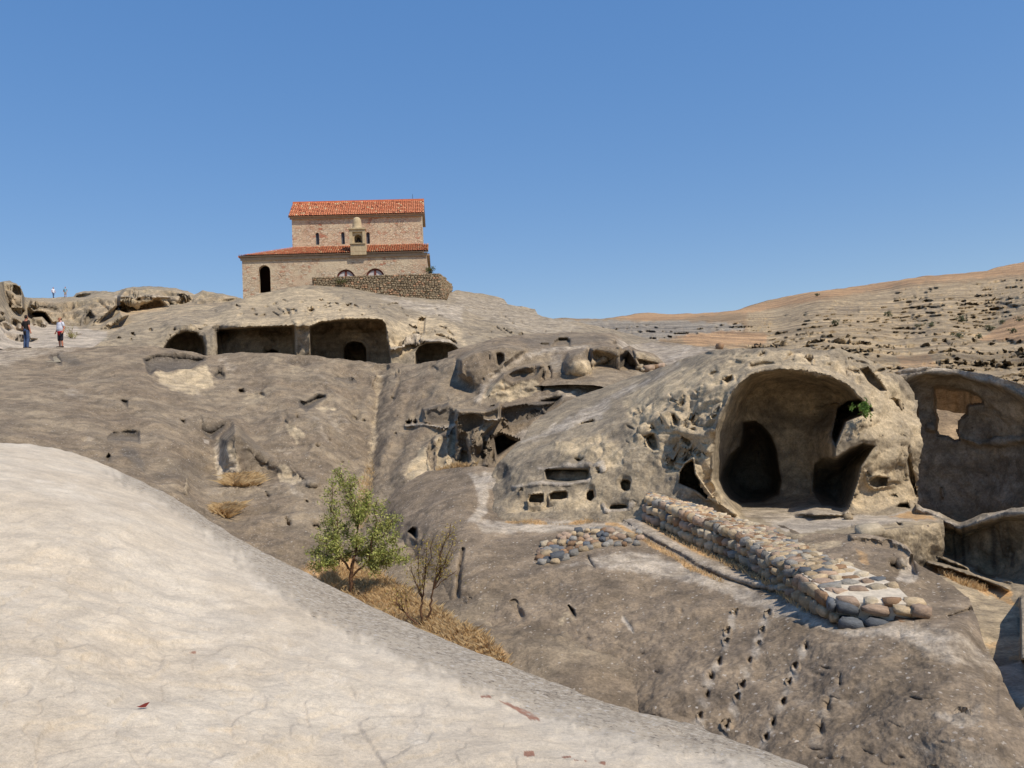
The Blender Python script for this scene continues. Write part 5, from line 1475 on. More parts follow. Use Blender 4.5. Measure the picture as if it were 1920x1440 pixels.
def frame(nz, ang):
    nz = nz.normalized()
    t = Vector((1, 0, 0)) if abs(nz.x) < 0.9 else Vector((0, 1, 0))
    x = (t - nz * t.dot(nz)).normalized()
    y = nz.cross(x)
    return (x * math.cos(ang) + y * math.sin(ang), -x * math.sin(ang) + y * math.cos(ang), nz)
def pick_tone():
    return random.choices(range(6), (36, 18, 12, 3, 22, 12))[0]

mound = SH['rock_mound']
BL = [(1206, 974), (1250, 993), (1295, 1018), (1340, 1036), (1385, 1054), (1412, 1068), (1440, 1088), (1475, 1112), (1510, 1138), (1545, 1160), (1572, 1172)]
TL = [(1211, 926), (1250, 942), (1295, 962), (1340, 980), (1385, 996), (1408, 1012), (1440, 1036), (1475, 1054), (1510, 1082), (1540, 1106), (1560, 1126)]
TR = [(1246, 908), (1285, 908), (1322, 936), (1360, 966), (1410, 979), (1450, 985), (1487, 1002), (1520, 1028), (1600, 1060), (1680, 1092), (1722, 1132)]
base = [V(mound.at(x, y)) for x, y in BL]
left, top_l, top_r = [], [], []
for (bp, (tx, ty), (rx, ry)) in zip(base, TL, TR):
    r = unproj(tx, ty, 1.0)
    k = math.hypot(bp.x, bp.y) / math.hypot(r[0], r[1]) * 1.006
    tl = V(r * k)
    r2 = unproj(rx, ry, 1.0)
    k2 = tl.z / r2[2]                       # the top is level across the wall
    tr = V(r2 * k2)
    w = tr - tl
    L = w.length
    if L > 2.0: tr = tl + w * (2.0 / L)
    left.append(bp); top_l.append(tl); top_r.append(tr)
stone_wall = empty('stone_wall', left[-1])
tag(stone_wall, 'thick low wall of mortared field stones running down from the great cave', 'wall')
bpy.context.view_layer.update()
inv = stone_wall.matrix_world.inverted()
n = len(left)
v_, f_ = [], []
for k in range(n):
    q = (top_r[k] - top_l[k]) * 0.03
    for p in (left[k] + q - Vector((0, 0, 0.35)), top_l[k] + q - Vector((0, 0, 0.012)), top_r[k] - q - Vector((0, 0, 0.012)), top_r[k] - Vector((0, 0, 1.0))):
        v_.append(tuple(inv @ p))
for k in range(n - 1):
    for j in range(3):
        f_.append((4 * k + j, 4 * k + j + 1, 4 * k + 5 + j, 4 * k + 4 + j))
f_ += [(0, 3, 2, 1), (4 * n - 4, 4 * n - 3, 4 * n - 2, 4 * n - 1)]
M_mortar = simple_mat('pale lime mortar', srgb(198, 184, 162), var=0.2, scale=9, bump=0.03)
mesh_obj('mortar_core', v_, f_, M_mortar, stone_wall)
def lerp_list(L, s):
    k = min(int(s), len(L) - 2)
    return L[k].lerp(L[k + 1], s - k)
seg = [0.0]
for k in range(n - 1): seg.append(seg[-1] + (top_l[k + 1] - top_l[k]).length)
def at_s(L, d):
    k = max(0, min(n - 2, int(np.searchsorted(seg, d)) - 1))
    return L[k].lerp(L[k + 1], (d - seg[k]) / (seg[k + 1] - seg[k]))
rnd = random.Random(21)
d, count = 0.05, 0
while d < seg[-1]:
    near = d / seg[-1]
    st = rnd.uniform(0.14, 0.20) + 0.10 * near ** 3
    a, b = at_s(top_l, d), at_s(top_r, d)
    W = (b - a).length
    along = (at_s(top_l, min(d + 0.3, seg[-1])) - at_s(top_l, max(d - 0.3, 0))).normalized()
    x = rnd.uniform(0.0, 0.12)
    while x < W:
        w = rnd.uniform(0.11, 0.30) + 0.12 * near ** 3
        if x + w * 0.4 < W:
            p = a.lerp(b, min(1, (x + w / 2) / W)) + along * rnd.uniform(-0.05, 0.05)
            nz = Vector((rnd.uniform(-0.12, 0.12), rnd.uniform(-0.12, 0.12), 1))
            ax = frame(nz, math.atan2((b - a).y, (b - a).x) + rnd.uniform(-0.5, 0.5))
            th = rnd.uniform(0.08, 0.15) * (1 + 0.7 * near ** 3)
            WALL.append((p + Vector((0, 0, -th * (0.36 - 0.14 * near ** 3) + rnd.uniform(-0.015, 0.02))), (w * 0.94, st * rnd.uniform(0.8, 1.08), th), ax, pick_tone(), rnd.randrange(10)))
            count += 1
        x += w
    d += st
# left face, two or three courses, and the near end
d = 0.1
while d < seg[-1]:
    w = rnd.uniform(0.2, 0.34)
    lo, hi = at_s(left, d), at_s(top_l, d)
    out = (at_s(top_l, d) - at_s(top_r, d)).normalized()
    hgt = hi.z - lo.z
    nc = max(2, int(round(hgt / 0.21)))
    for c in range(nc):
        p = lo.lerp(hi, (c + 0.5) / nc) + out * 0.0
        ax = frame(out + Vector((rnd.uniform(-0.15, 0.15), rnd.uniform(-0.15, 0.15), rnd.uniform(-0.1, 0.15))), rnd.uniform(-0.3, 0.3) + math.pi / 2)
        WALL.append((p, (hgt / nc * rnd.uniform(0.85, 1.05), w * rnd.uniform(0.85, 1.0), 0.16), ax, pick_tone(), rnd.randrange(10)))
        count += 1
    d += w
a, b, g = top_l[-1], top_r[-1], left[-1]
outn = (top_l[-1] - top_l[-3]); outn.z = 0; outn.normalize()
x = 0.0
W = (b - a).length
while x < W:
    w = rnd.uniform(0.26, 0.42)
    hgt = max(0.3, a.z - g.z + 0.05)
    for c in range(2):
        p = a.lerp(b, min(1, (x + w / 2) / W)) + Vector((0, 0, -hgt * (c + 0.5) / 2)) + outn * (0.04 + 0.1 * c)
        ax = frame(outn + Vector((0, 0, 0.3)), rnd.uniform(-0.2, 0.2))
        ax = (ax[0], ax[1], ax[2])
        u = (b - a).normalized()
        ax = (u, outn.cross(u) * -1 if outn.cross(u).z < 0 else outn.cross(u), outn)
        WALL.append((p, (w * 0.96, hgt / 2 * rnd.uniform(0.85, 1.1), 0.3), ax, rnd.choice((0, 0, 1, 2, 3, 4, 5)), rnd.randrange(10)))
        count += 1
    x += w

WALL.sort(key=lambda q: q[0].length)
jv, jf, jm = [], [], []
for i, (pos, size, axes, tone, k) in enumerate(WALL):
    if i < 300:
        put_stone('stone', pos, size, axes, tone, stone_wall, k)
        continue
    me = get_stone(k, tone)
    M = Matrix((axes[0], axes[1], axes[2])).transposed()
    o0 = len(jv)
    for v in me.vertices:
        jv.append(tuple(inv @ (pos + M @ Vector((v.co.x * size[0], v.co.y * size[1], v.co.z * size[2])))))
    for f in me.polygons:
        jf.append(tuple(o0 + q for q in f.vertices)); jm.append(tone)
if jv:
    o = mesh_obj('far_stones', jv, jf, None, stone_wall, smooth=True)
    for t_ in TONES: o.data.materials.append(t_)
    o.data.polygons.foreach_set('material_index', jm)
    tag(o, kind='stuff')

# patch of set cobbles on the edge of the mound
PATCH = [(1008, 1040), (1016, 1022), (1030, 1018), (1048, 1004), (1070, 998), (1110, 994), (1150, 998), (1175, 1002), (1198, 1000), (1206, 1010), (1198, 1020), (1160, 1024), (1128, 1030), (1100, 1034), (1070, 1042), (1052, 1052), (1034, 1057), (1012, 1054)]
cob = empty('cobble_patch', V(mound.at(1100, 1015)))
tag(cob, 'ragged patch of rounded cobbles set in mortar on the brow of the mound', 'paving')
bpy.context.view_layer.update()
def scatter_px(poly, dmin, tries, r, aniso=1.3):
    pts = []
    xs, ys = [p[0] for p in poly], [p[1] for p in poly]
    for _ in range(tries):
        x, y = r.uniform(min(xs), max(xs)), r.uniform(min(ys), max(ys))
        if poly_sdf(np.array([x]), np.array([y]), poly)[0] > 0: continue
        if all(((x - a) / aniso) ** 2 + (y - b) ** 2 > dmin * dmin for a, b in pts): pts.append((x, y))
    return pts
cp = scatter_px(PATCH, 7.2, 3500, rnd, 1.35)
for x, y in cp:
    P0, N0 = V(mound.at(x, y)), V(mound.nat(x, y, 6))
    N0 = (N0 + Vector((0, -0.5, 0.5))).normalized()
    sz = rnd.uniform(0.13, 0.2)
    put_stone('stone', P0 + N0 * 0.03, (sz * rnd.uniform(1.0, 1.5), sz, sz * 0.9), frame(N0, rnd.uniform(-0.6, 0.6)), rnd.choices(range(6), (20, 16, 30, 14, 12, 14))[0], cob)
P0 = V(mound.at(1043, 1046))
put_stone('stone', P0 + Vector((0, -0.05, 0.08)), (0.34, 0.2, 0.24), frame(Vector((0.1, -0.6, 0.8)), 0.25), 3, cob, 2)['label'] = 'large dark blue-grey cobble'
# loose stones on the ledges
slope = SH['rock_slope']
for k, (x, y, sz) in enumerate([(1199, 690, 0.30), (1206, 691, 0.26), (1201, 684, 0.24), (1215, 688, 0.42), (1228, 686, 0.36), (1238, 683, 0.42), (1222, 692, 0.22)]):
    P0 = V(slope.at(x, y + 3))
    o = put_stone('loose_stone', P0 + Vector((0, 0, sz * 0.25)), (sz * 1.2, sz, sz * 0.8), frame(Vector((0, 0, 1)), k * 1.1), (0, 4, 4, 1, 5, 1, 0)[k], None, k)
    tag(o, ('small buff stone at the left foot of the heap beside the dark doorway', 'second cream stone from the left in the heap beside the dark doorway', 'pale stone balanced on top at the left of the heap by the doorway',
            'big pinkish stone in the middle of the heap beside the dark doorway', 'brown stone right of the middle in the heap beside the dark doorway', 'large pinkish stone at the right end of the heap beside the doorway', 'smallest buff stone in front of the heap beside the dark doorway')[k], 'stone', 'heap of loose stones on the ledge')
cr = SH['rock_ledges']
P0 = V(cr.P[2, int(np.searchsorted(cr.X[0], 1350))])
tag(put_stone('loose_stone', P0 + Vector((0, 0, 0.12)), (0.42, 0.4, 0.46), frame(Vector((0.2, 0, 1)), 0.3), 5, None, 4), 'dark brown lump of stone sitting on the rock skyline left of the cave arch', 'stone')
rdg = SH['cave_ridge']
for k, (x, y, sz, lab) in enumerate([(1627, 1003, 0.42, 'pale angular boulder on the apron in front of the great cave'), (1590, 972, 0.2, 'small tan stone lying at the foot of the cave pillar')]):
    P0 = V(rdg.at(x, y))
    tag(put_stone('loose_stone', P0 + Vector((0, 0, sz * 0.2)), (sz * 1.3, sz, sz * 0.8), frame(Vector((0, -0.2, 1)), 0.4 + k), (4, 0)[k], None, 5 + k), lab, 'stone')

# ------------------------------------------------------------------ vegetation
def leaf_mat(name, c1, c2, trans=0.25):
    m = NT(name)
    at = m.n('ShaderNodeAttribute', attribute_name='tint')
    sp = m.n('ShaderNodeSeparateColor')
    m.l(at.outputs['Color'], sp.inputs[0])
    c = m.mix(sp.outputs[0], c1, c2)
    m.l(c, m.b.inputs['Base Color'])
    m.b.inputs['Roughness'].default_value = 0.6
    tr = m.n('ShaderNodeBsdfTranslucent')
    m.l(c, tr.inputs[0])
    mx = m.n('ShaderNodeMixShader')
    mx.inputs[0].default_value = trans
    m.l(m.b.outputs[0], mx.inputs[1])
    m.l(tr.outputs[0], mx.inputs[2])
    m.l(mx.outputs[0], m.t.nodes['Material Output'].inputs[0])
    return m.m
M_leaf = leaf_mat('green leaves', srgb(128, 138, 62), srgb(192, 188, 112))
M_yleaf = leaf_mat('yellowing leaves', srgb(150, 140, 66), srgb(190, 160, 84))
M_bush = leaf_mat('grey green scrub', srgb(88, 92, 66), srgb(128, 126, 92))
M_dgreen = leaf_mat('dark green scrub', srgb(64, 74, 44), srgb(112, 112, 66))
M_bark = simple_mat('brown bark', srgb(98, 72, 52), var=0.3, scale=14)
M_grass = leaf_mat('dry grass', srgb(188, 154, 106), srgb(220, 194, 148), 0.3)

def leaves_obj(name, pts, size, mat, parent, r, up=0.3):
    n = len(pts)
    P = np.array([tuple(p) for p in pts])
    d1 = RNG.normal(size=(n, 3)); d1 /= np.linalg.norm(d1, axis=1)[:, None]
    d2 = np.cross(d1, RNG.normal(size=(n, 3))); d2 /= np.linalg.norm(d2, axis=1)[:, None]
    s_ = size * RNG.uniform(0.7, 1.3, (n, 1))
    a, b = d1 * s_, d2 * s_ * 0.62
    c = np.stack([P - a, P + b * 0.5 - a * 0.1, P + a, P - b * 0.5 - a * 0.1], 1).reshape(-1, 3)
    me = bpy.data.meshes.new(name)
    me.from_pydata(c.tolist(), [], [(4 * k, 4 * k + 1, 4 * k + 2, 4 * k + 3) for k in range(n)])
    t = np.repeat(np.concatenate([RNG.random((n, 3)), np.ones((n, 1))], 1), 4, 0).astype(np.float32)
    ca = me.color_attributes.new('tint', 'FLOAT_COLOR', 'POINT')
    ca.data.foreach_set('color', t.reshape(-1))
    return link(name, me, mat, parent)

def tube(vs_, fs_, pts, rad, n=6):
    k0 = len(vs_)
    for i, p in enumerate(pts):
        q = (pts[min(i + 1, len(pts) - 1)] - pts[max(i - 1, 0)]).normalized()
        x = q.cross(Vector((0.3, 1, 0.2))).normalized()
        y = q.cross(x)
        for j in range(n):
            t = 2 * math.pi * j / n
            vs_.append(p + (x * math.cos(t) + y * math.sin(t)) * rad[i])
    for i in range(len(pts) - 1):
        for j in range(n):
            fs_.append((k0 + i * n + j, k0 + i * n + (j + 1) % n, k0 + (i + 1) * n + (j + 1) % n, k0 + (i + 1) * n + j))

def wiggle(a, b, r, amt, n=6):
    out = []
    L = (b - a).length
    for i in range(n + 1):
        t = i / n
        p = a.lerp(b, t)
        if 0 < i < n: p = p + Vector((r.uniform(-1, 1), r.uniform(-1, 1), r.uniform(-0.6, 0.6))) * amt * L
        out.append(p)
    return out

def grow(name, label, cat, base_w, limbs, leafn, leafsize, leafmat, r, twigs=9, spread=0.35, density=lambda p: 1.0):
    """limbs: list of (start, end, r0, r1); twigs and leaves grow along the outer parts"""
    root = empty(name, base_w)
    tag(root, label, cat)
    vs_, fs_, lv = [], [], []
    tips = []
    for (a, b, r0, r1, leafy) in limbs:
        pts = wiggle(a, b, r, 0.05)
        tube(vs_, fs_, pts, [r0 + (r1 - r0) * i / (len(pts) - 1) for i in range(len(pts))], 7)
        if leafy:
            for _ in range(int(twigs * leafy)):
                t = r.uniform(0.3, 1.0)
                k = min(int(t * 6), 5)
                p = pts[k].lerp(pts[k + 1], t * 6 - k)
                dr = (b - a).normalized() * r.uniform(0.3, 1.0) + Vector((r.gauss(0, 1), r.gauss(0, 1), r.gauss(0.15, 0.7))) * 0.8
                e = p + dr.normalized() * spread * r.uniform(0.4, 1.2)
                tp = wiggle(p, e, r, 0.08, 3)
                tube(vs_, fs_, tp, [r1 * 0.7, r1 * 0.5, r1 * 0.35, r1 * 0.15], 4)
                tips.append(tp)
    base_i = Vector(base_w)
    mesh_obj('trunk', [tuple(v - base_i) for v in vs_], fs_, M_bark, root, smooth=True)
    for _ in range(leafn):
        tp = r.choice(tips)
        k = r.randrange(0, 3)
        p = tp[k].lerp(tp[k + 1], r.random()) + Vector((r.gauss(0, 1), r.gauss(0, 1), r.gauss(0, 1))) * spread * 0.15
        lv.append(p - base_i)
    leaves_obj('crown', lv, leafsize, leafmat, root, r)
    return root

def wp(px, py, d): return V(unproj(px, py, d))
tr_ = random.Random(8)
tb = V(slope.at(656, 1118))
dt = proj(np.array(tb))[2]
f1 = wp(659, 1072, dt); f2 = wp(662, 1052, dt)
limbs = [(tb + Vector((0, 0, -0.1)), f1, 0.055, 0.045, 0), (f1, f2, 0.045, 0.04, 0)]
heads = [(622, 905, -0.2), (640, 890, 0.3), (655, 895, 0.0), (618, 945, 0.4), (598, 1010, -0.2), (584, 1032, 0.3), (606, 1056, -0.4), (640, 985, 0.5), (628, 1020, -0.5), (640, 1048, 0.4), (672, 960, -0.2), (690, 930, 0.3), (706, 940, -0.3), (718, 960, 0.2), (735, 975, 0.1),
         (738, 1010, -0.3), (752, 1028, 0.3), (760, 1048, 0.0), (716, 1040, -0.4), (700, 1000, 0.5), (690, 1040, 0.4), (668, 1010, -0.5), (660, 930, 0.3), (610, 975, 0.1), (728, 1060, 0.3), (590, 1062, 0.1), (700, 1065, -0.3)]
forks = {'l': wp(640, 1048, dt - 0.1), 'c': wp(668, 1030, dt + 0.1), 'r': wp(690, 1052, dt), 'c2': wp(671, 990, dt)}
limbs += [(f1, forks['l'], 0.03, 0.022, 0), (f2, forks['c'], 0.035, 0.028, 0), (wp(658, 1082, dt), forks['r'], 0.03, 0.022, 0), (forks['c'], forks['c2'], 0.028, 0.02, 0)]
for x, y, dd in heads:
    src = 'l' if x < 632 else ('r' if x > 695 else ('c2' if y < 980 else 'c'))
    limbs.append((forks[src], wp(x, y, dt + dd), 0.016, 0.007, 1.0))
grow('young_tree', 'small green leafy tree growing in the dry gully', 'tree', tb, limbs, 11500, 0.040, M_leaf, tr_, twigs=20, spread=0.33)
# half bare shrub beside it
sb = V(slope.at(796, 1182))
ds = proj(np.array(sb))[2]
limbs = []
st1, st2, st3 = wp(789, 1150, ds), wp(806, 1150, ds), wp(770, 1160, ds)
limbs += [(sb, st1, 0.03, 0.024, 0), (sb, st2, 0.028, 0.022, 0), (sb, st3, 0.025, 0.018, 0), (st3, wp(742, 1130, ds), 0.018, 0.008, 0.2)]
f3 = wp(792, 1122, ds)
limbs.append((st1, f3, 0.024, 0.018, 0))
f4 = wp(812, 1105, ds)
limbs.append((st2, f4, 0.022, 0.016, 0))
for x, y, lf in [(776, 1080, .5), (770, 1060, .6), (785, 1040, .8), (800, 1020, 1), (812, 1010, 1), (794, 1060, .8)]:
    limbs.append((f3, wp(x, y, ds + tr_.uniform(-0.3, 0.3)), 0.012, 0.005, lf))
for x, y, lf in [(824, 1040, 1), (838, 1000, 1.2), (845, 982, 1.2), (850, 1010, 1), (846, 1040, .8), (830, 1060, .6), (856, 1070, .3)]:
    limbs.append((f4, wp(x, y, ds + tr_.uniform(-0.3, 0.3)), 0.012, 0.005, lf))
for x, y in [(736, 1118), (748, 1100), (752, 1110), (758, 1096), (745, 1126), (728, 1130), (762, 1120)]:
    limbs.append((st3.lerp(wp(742, 1130, ds), tr_.random()), wp(x, y, ds + tr_.uniform(-0.2, 0.2)), 0.008, 0.003, 0.15))
grow('half_bare_shrub', 'half bare brown shrub with thin yellowing leaves right of the green tree', 'shrub', sb, limbs, 1100, 0.028, M_yleaf, tr_, twigs=20, spread=0.3)

def bush(name, label, cat, c, rx, rz, n, size, mat, r, group=None):
    root = empty(name, c)
    tag(root, label, cat, group)
    vs_, fs_, lv = [], [], []
    for k in range(14):
        t = r.uniform(0, 6.283)
        e = Vector((rx * 0.9 * math.cos(t) * r.random(), rx * 0.9 * math.sin(t) * r.random(), rz * r.uniform(0.6, 1.7)))
        tube(vs_, fs_, wiggle(Vector((0, 0, -0.05 * rz)), e, r, 0.06, 3), [rx * 0.03, rx * 0.022, rx * 0.015, rx * 0.006], 4)
    mesh_obj('stems', vs_, fs_, M_bark, root)
    cl = [(Vector((r.gauss(0, rx * 0.45), r.gauss(0, rx * 0.45), rz * r.uniform(0.2, 1.5)))) for _ in range(12)]
    for _ in range(n):
        q = r.choice(cl)
        lv.append(q + Vector((r.gauss(0, rx * 0.2), r.gauss(0, rx * 0.2), r.gauss(0, rz * 0.2))))
    leaves_obj('foliage', lv, size, mat, root, r)
    return root
# bushes by the church
c = OO + EU * fp(806, 513, -3.2)[0] + EV * (-3.2) + EW * (rwt - 0.05)
bush('shrub', 'green shrub sprouting on the right end of the retaining wall by the church', 'shrub', V(c), 0.55, 0.42, 420, 0.07, M_dgreen, tr_)
c = OO + EU * fp(637, 530, VR - 0.3)[0] + EV * (VR - 0.35) + EW * fp(637, 531, VR - 0.3)[1]
bush('shrub', 'low green shrub against the face of the retaining wall below the arched windows', 'shrub', V(c), 0.55, 0.25, 320, 0.06, M_dgreen, tr_)
sk = SH['skyline_rocks']
bush('shrub', 'pale yellow-green bush between the rocks behind the two nearest people', 'shrub', V(sk.at(131, 634)), 0.35, 0.45, 260, 0.06, leaf_mat('pale yellow green', srgb(140, 134, 78), srgb(170, 160, 100)), tr_)
# fern and ivy at the cave pillar
c = V(rdg.at(1614, 792))
bush('fern', 'bright green fern growing on top of the pillar in the great cave', 'fern', c + Vector((-0.1, -0.3, 0.12)), 0.26, 0.24, 260, 0.05, leaf_mat('fern green', srgb(84, 116, 44), srgb(134, 158, 80)), tr_)
wv = V(SH['far_hill'].at(1786, 800))
# scrub on the far hillside
fh = SH['far_hill']
for x, y, w_, lab in [(1532, 555, 6, 'tiny round shrub on the skyline slope, highest of the hillside shrubs'), (1565, 608, 9, 'grey-green shrub low on the hillside, leftmost of all the hillside shrubs'), (1666, 592, 9, 'round olive shrub in the middle of the rocky hillside'),
                    (1719, 613, 6, 'small shrub just left of a larger round shrub on the rocky hillside'), (1746, 612, 9, 'round grey-green shrub directly above the left end of the room wall'), (1804, 602, 11, 'dark shrub under the biggest shaded overhang of the hillside'),
                    (1797, 634, 11, 'broad dark shrub low on the hillside above the room wall window'), (1857, 618, 10, 'flat spreading shrub at the foot of the bare earth patch'), (1880, 606, 7, 'small dark green shrub at the upper tip of the bare earth patch'),
                    (1836, 634, 9, 'dry brownish shrub at the lower edge of the bare earth patch'), (1898, 624, 9, 'shrub in the middle of the bare earth patch near the right edge'), (1911, 602, 8, 'shrub highest on the bare earth patch at the right edge')]:
    P0 = fh.at(x, y)
    dd = proj(P0)[2]
    rr_ = w_ * dd / F
    bush('hillside_shrub', lab, 'shrub', V(P0), rr_ * 0.8, rr_ * 0.62, 150, rr_ * 0.22, M_bush, tr_, 'shrubs on the far hillside')

# dry grass
def grass(name, label, sheet, poly, n, h, r, lean=0.35, wid=0.006):
    pts, fcs, tint = [], [], []
    xs, ys = [p[0] for p in poly], [p[1] for p in poly]
    k = 0
    while k < n:
        x = np.array([r.uniform(min(xs), max(xs)) for _ in range(400)])
        y = np.array([r.uniform(min(ys), max(ys)) for _ in range(400)])
        ok = poly_sdf(x, y, poly) < 0
        for a, b in zip(x[ok], y[ok]):
            if k >= n: break
            p = sheet.at(a, b)
            t = r.uniform(0, 6.283)
            hh = h * r.uniform(0.4, 1.15)
            ux, uy = math.cos(t) * wid, math.sin(t) * wid
            lx, ly = r.gauss(0, lean) * hh, r.gauss(0, lean) * hh
            j = len(pts)
            pts += [(p[0] - ux, p[1] - uy, p[2] - 0.03), (p[0] + ux, p[1] + uy, p[2] - 0.03), (p[0] + lx * .4 + ux * .7, p[1] + ly * .4 + uy * .7, p[2] + hh * .6), (p[0] + lx, p[1] + ly, p[2] + hh)]
            fcs += [(j, j + 1, j + 2), (j, j + 2, j + 3)]
            tint += [(r.random(), r.random(), r.random(), 1)] * 4
            k += 1
    o = mesh_obj(name, pts, fcs, M_grass)
    ca = o.data.color_attributes.new('tint', 'FLOAT_COLOR', 'POINT')
    ca.data.foreach_set('color', np.array(tint, np.float32).reshape(-1))
    tag(o, label, 'grass', None, 'stuff')
    return o
gr = random.Random(4)
grass('dry_grass', 'golden dry grass covering the bottom of the gully under the trees', slope, [(596, 1078), (640, 1066), (700, 1072), (740, 1100), (780, 1120), (850, 1165), (905, 1195), (950, 1240), (930, 1275), (800, 1220), (640, 1140)], 15000, 0.15, gr, 0.6, 0.004)
grass('dry_grass', 'tall golden tuft of dry grass on the ledge below the grey spur', slope, [(424, 910), (440, 894), (470, 893), (486, 908), (470, 914), (430, 913)], 5000, 0.2, gr, 1.1, 0.004)
grass('dry_grass', 'tall golden tuft of dry grass just above the pale foreground rock edge', slope, [(402, 966), (412, 958), (438, 957), (440, 962), (424, 974)], 4000, 0.2, gr, 1.1, 0.004)
grass('dry_grass', 'sparse dry grass in the water channel above the green tree', slope, [(672, 900), (700, 862), (702, 880), (690, 960), (672, 1000)], 700, 0.16, gr, 0.4)
grass('dry_grass', 'dry grass at the foot of the cut rock panels in the middle', slope, zp((750, 1005), (960, 985), (1190, 970), (1190, 985), (960, 1010), (760, 1015)), 500, 0.18, gr, 0.3, 0.008)
grass('dry_grass', 'dry grass along the foot of the stone wall', mound, [(1206, 976), (1290, 1018), (1380, 1060), (1440, 1092), (1500, 1140), (1525, 1152), (1500, 1146), (1430, 1096), (1370, 1066), (1280, 1024)], 900, 0.10, gr, 0.4, 0.004)
grass('dry_grass', 'dry grass growing in the narrow rock gutter', mound, [(x - 4, y + 1) for x, y in GUT[2:8]] + [(x - 8, y + 7) for x, y in GUT[2:8]][::-1], 700, 0.07, gr, 0.4, 0.004)
grass('dry_grass', 'thin dry grass on the terrace below the wall niches', mound, z1((240, 560), (420, 530), (600, 570), (720, 575), (860, 520), (990, 535), (860, 560), (420, 575)), 500, 0.07, gr, 0.4, 0.004)
grass('dry_grass', 'dry grass along the stone kerbs in the roofless room', SH['room_floor'], zt((1200, 575), (1400, 640), (1620, 720), (1600, 745), (1400, 690), (1250, 610)), 700, 0.12, gr, 0.4, 0.006)
# a dry red leaf on the foreground rock
P0 = V(SH['foreground_rock'].at(265, 1337))
lf = [(-0.03, 0, 0.012), (-0.012, 0.012, 0.002), (0.012, 0.010, 0.014), (0.034, 0.004, 0.022), (0.012, -0.010, 0.006), (-0.012, -0.010, 0.010), (0, 0, 0.000)]
lo = mesh_obj('dry_leaf', [(x, y, z) for x, y, z in lf], [(0, 1, 6), (1, 2, 6), (2, 3, 6), (3, 4, 6), (4, 5, 6), (5, 0, 6)], simple_mat('red brown leaf', srgb(120, 52, 44), var=0.2, bump=0))
lo.location = P0 + Vector((0, 0, 0.008))
lo.rotation_euler = (0.5, 0, 0.6)
tag(lo, 'tiny curled red-brown leaf lying on the pale foreground rock', 'leaf')
# ------------------------------------------------------------------ people
def chain(bm, pts, rad, n=10, flat=(1, 1)):
    """closed tapered tube through joints, rounded ends"""
    pts = [Vector(p) for p in pts]
    P, Rr = [], []
    d0 = (pts[1] - pts[0]).normalized()
    d1 = (pts[-1] - pts[-2]).normalized()
    for a in (-0.95, -0.6):
        P.append(pts[0] + d0 * rad[0] * a); Rr.append(rad[0] * math.sqrt(1 - a * a))
    for p, r in zip(pts, rad): P.append(p); Rr.append(r)
    for a in (0.6, 0.95):
        P.append(pts[-1] + d1 * rad[-1] * a); Rr.append(rad[-1] * math.sqrt(1 - a * a))
    rings = []
    for i, (p, r) in enumerate(zip(P, Rr)):
        q = (P[min(i + 1, len(P) - 1)] - P[max(i - 1, 0)]).normalized()
        x = Vector((1, 0, 0)) - q * q.x
        if x.length < 0.2: x = Vector((0, 1, 0)) - q * q.y
        x.normalize()
        y = q.cross(x)
        rings.append([bm.verts.new(p + x * (r * flat[0] * math.cos(2 * math.pi * j / n)) + y * (r * flat[1] * math.sin(2 * math.pi * j / n))) for j in range(n)])
    for a, b in zip(rings, rings[1:]):
        for j in range(n):
            bm.faces.new((a[j], a[(j + 1) % n], b[(j + 1) % n], b[j]))
    bm.faces.new(rings[0][::-1]); bm.faces.new(rings[-1])

def ball(bm, c, r, n=12):
    m = Matrix.Translation(c) @ Matrix.Diagonal((r[0], r[1], r[2], 1))
    bmesh.ops.create_uvsphere(bm, u_segments=n, v_segments=n // 2 + 2, radius=1, matrix=m)

def solid(name, bm, mat, parent, voxel):
    bmesh.ops.recalc_face_normals(bm, faces=bm.faces[:])
    me = bpy.data.meshes.new(name)
    bm.to_mesh(me)
    bm.free()
    o = link(name, me, mat, parent)
    r = o.modifiers.new('remesh', 'REMESH')
    r.mode = 'VOXEL'
    r.voxel_size = voxel
    r.use_smooth_shade = True
    s_ = o.modifiers.new('smooth', 'SMOOTH')
    s_.factor = 0.5
    s_.iterations = 3
    return o

def plain(name, bm, mat, parent):
    bmesh.ops.recalc_face_normals(bm, faces=bm.faces[:])
    me = bpy.data.meshes.new(name)
    bm.to_mesh(me); bm.free()
    me.polygons.foreach_set('use_smooth', [True] * len(me.polygons))
    return link(name, me, mat, parent)

M_skin = simple_mat('skin', srgb(186, 124, 98), 0.55, 0.06, bump=0)
M_hair = simple_mat('dark hair', srgb(46, 36, 30), 0.7, 0.2, 60)
M_eye = simple_mat('eye', srgb(40, 32, 28), 0.3, 0.05, bump=0)
M_lip = simple_mat('lips', srgb(150, 84, 74), 0.5, 0.05, bump=0)

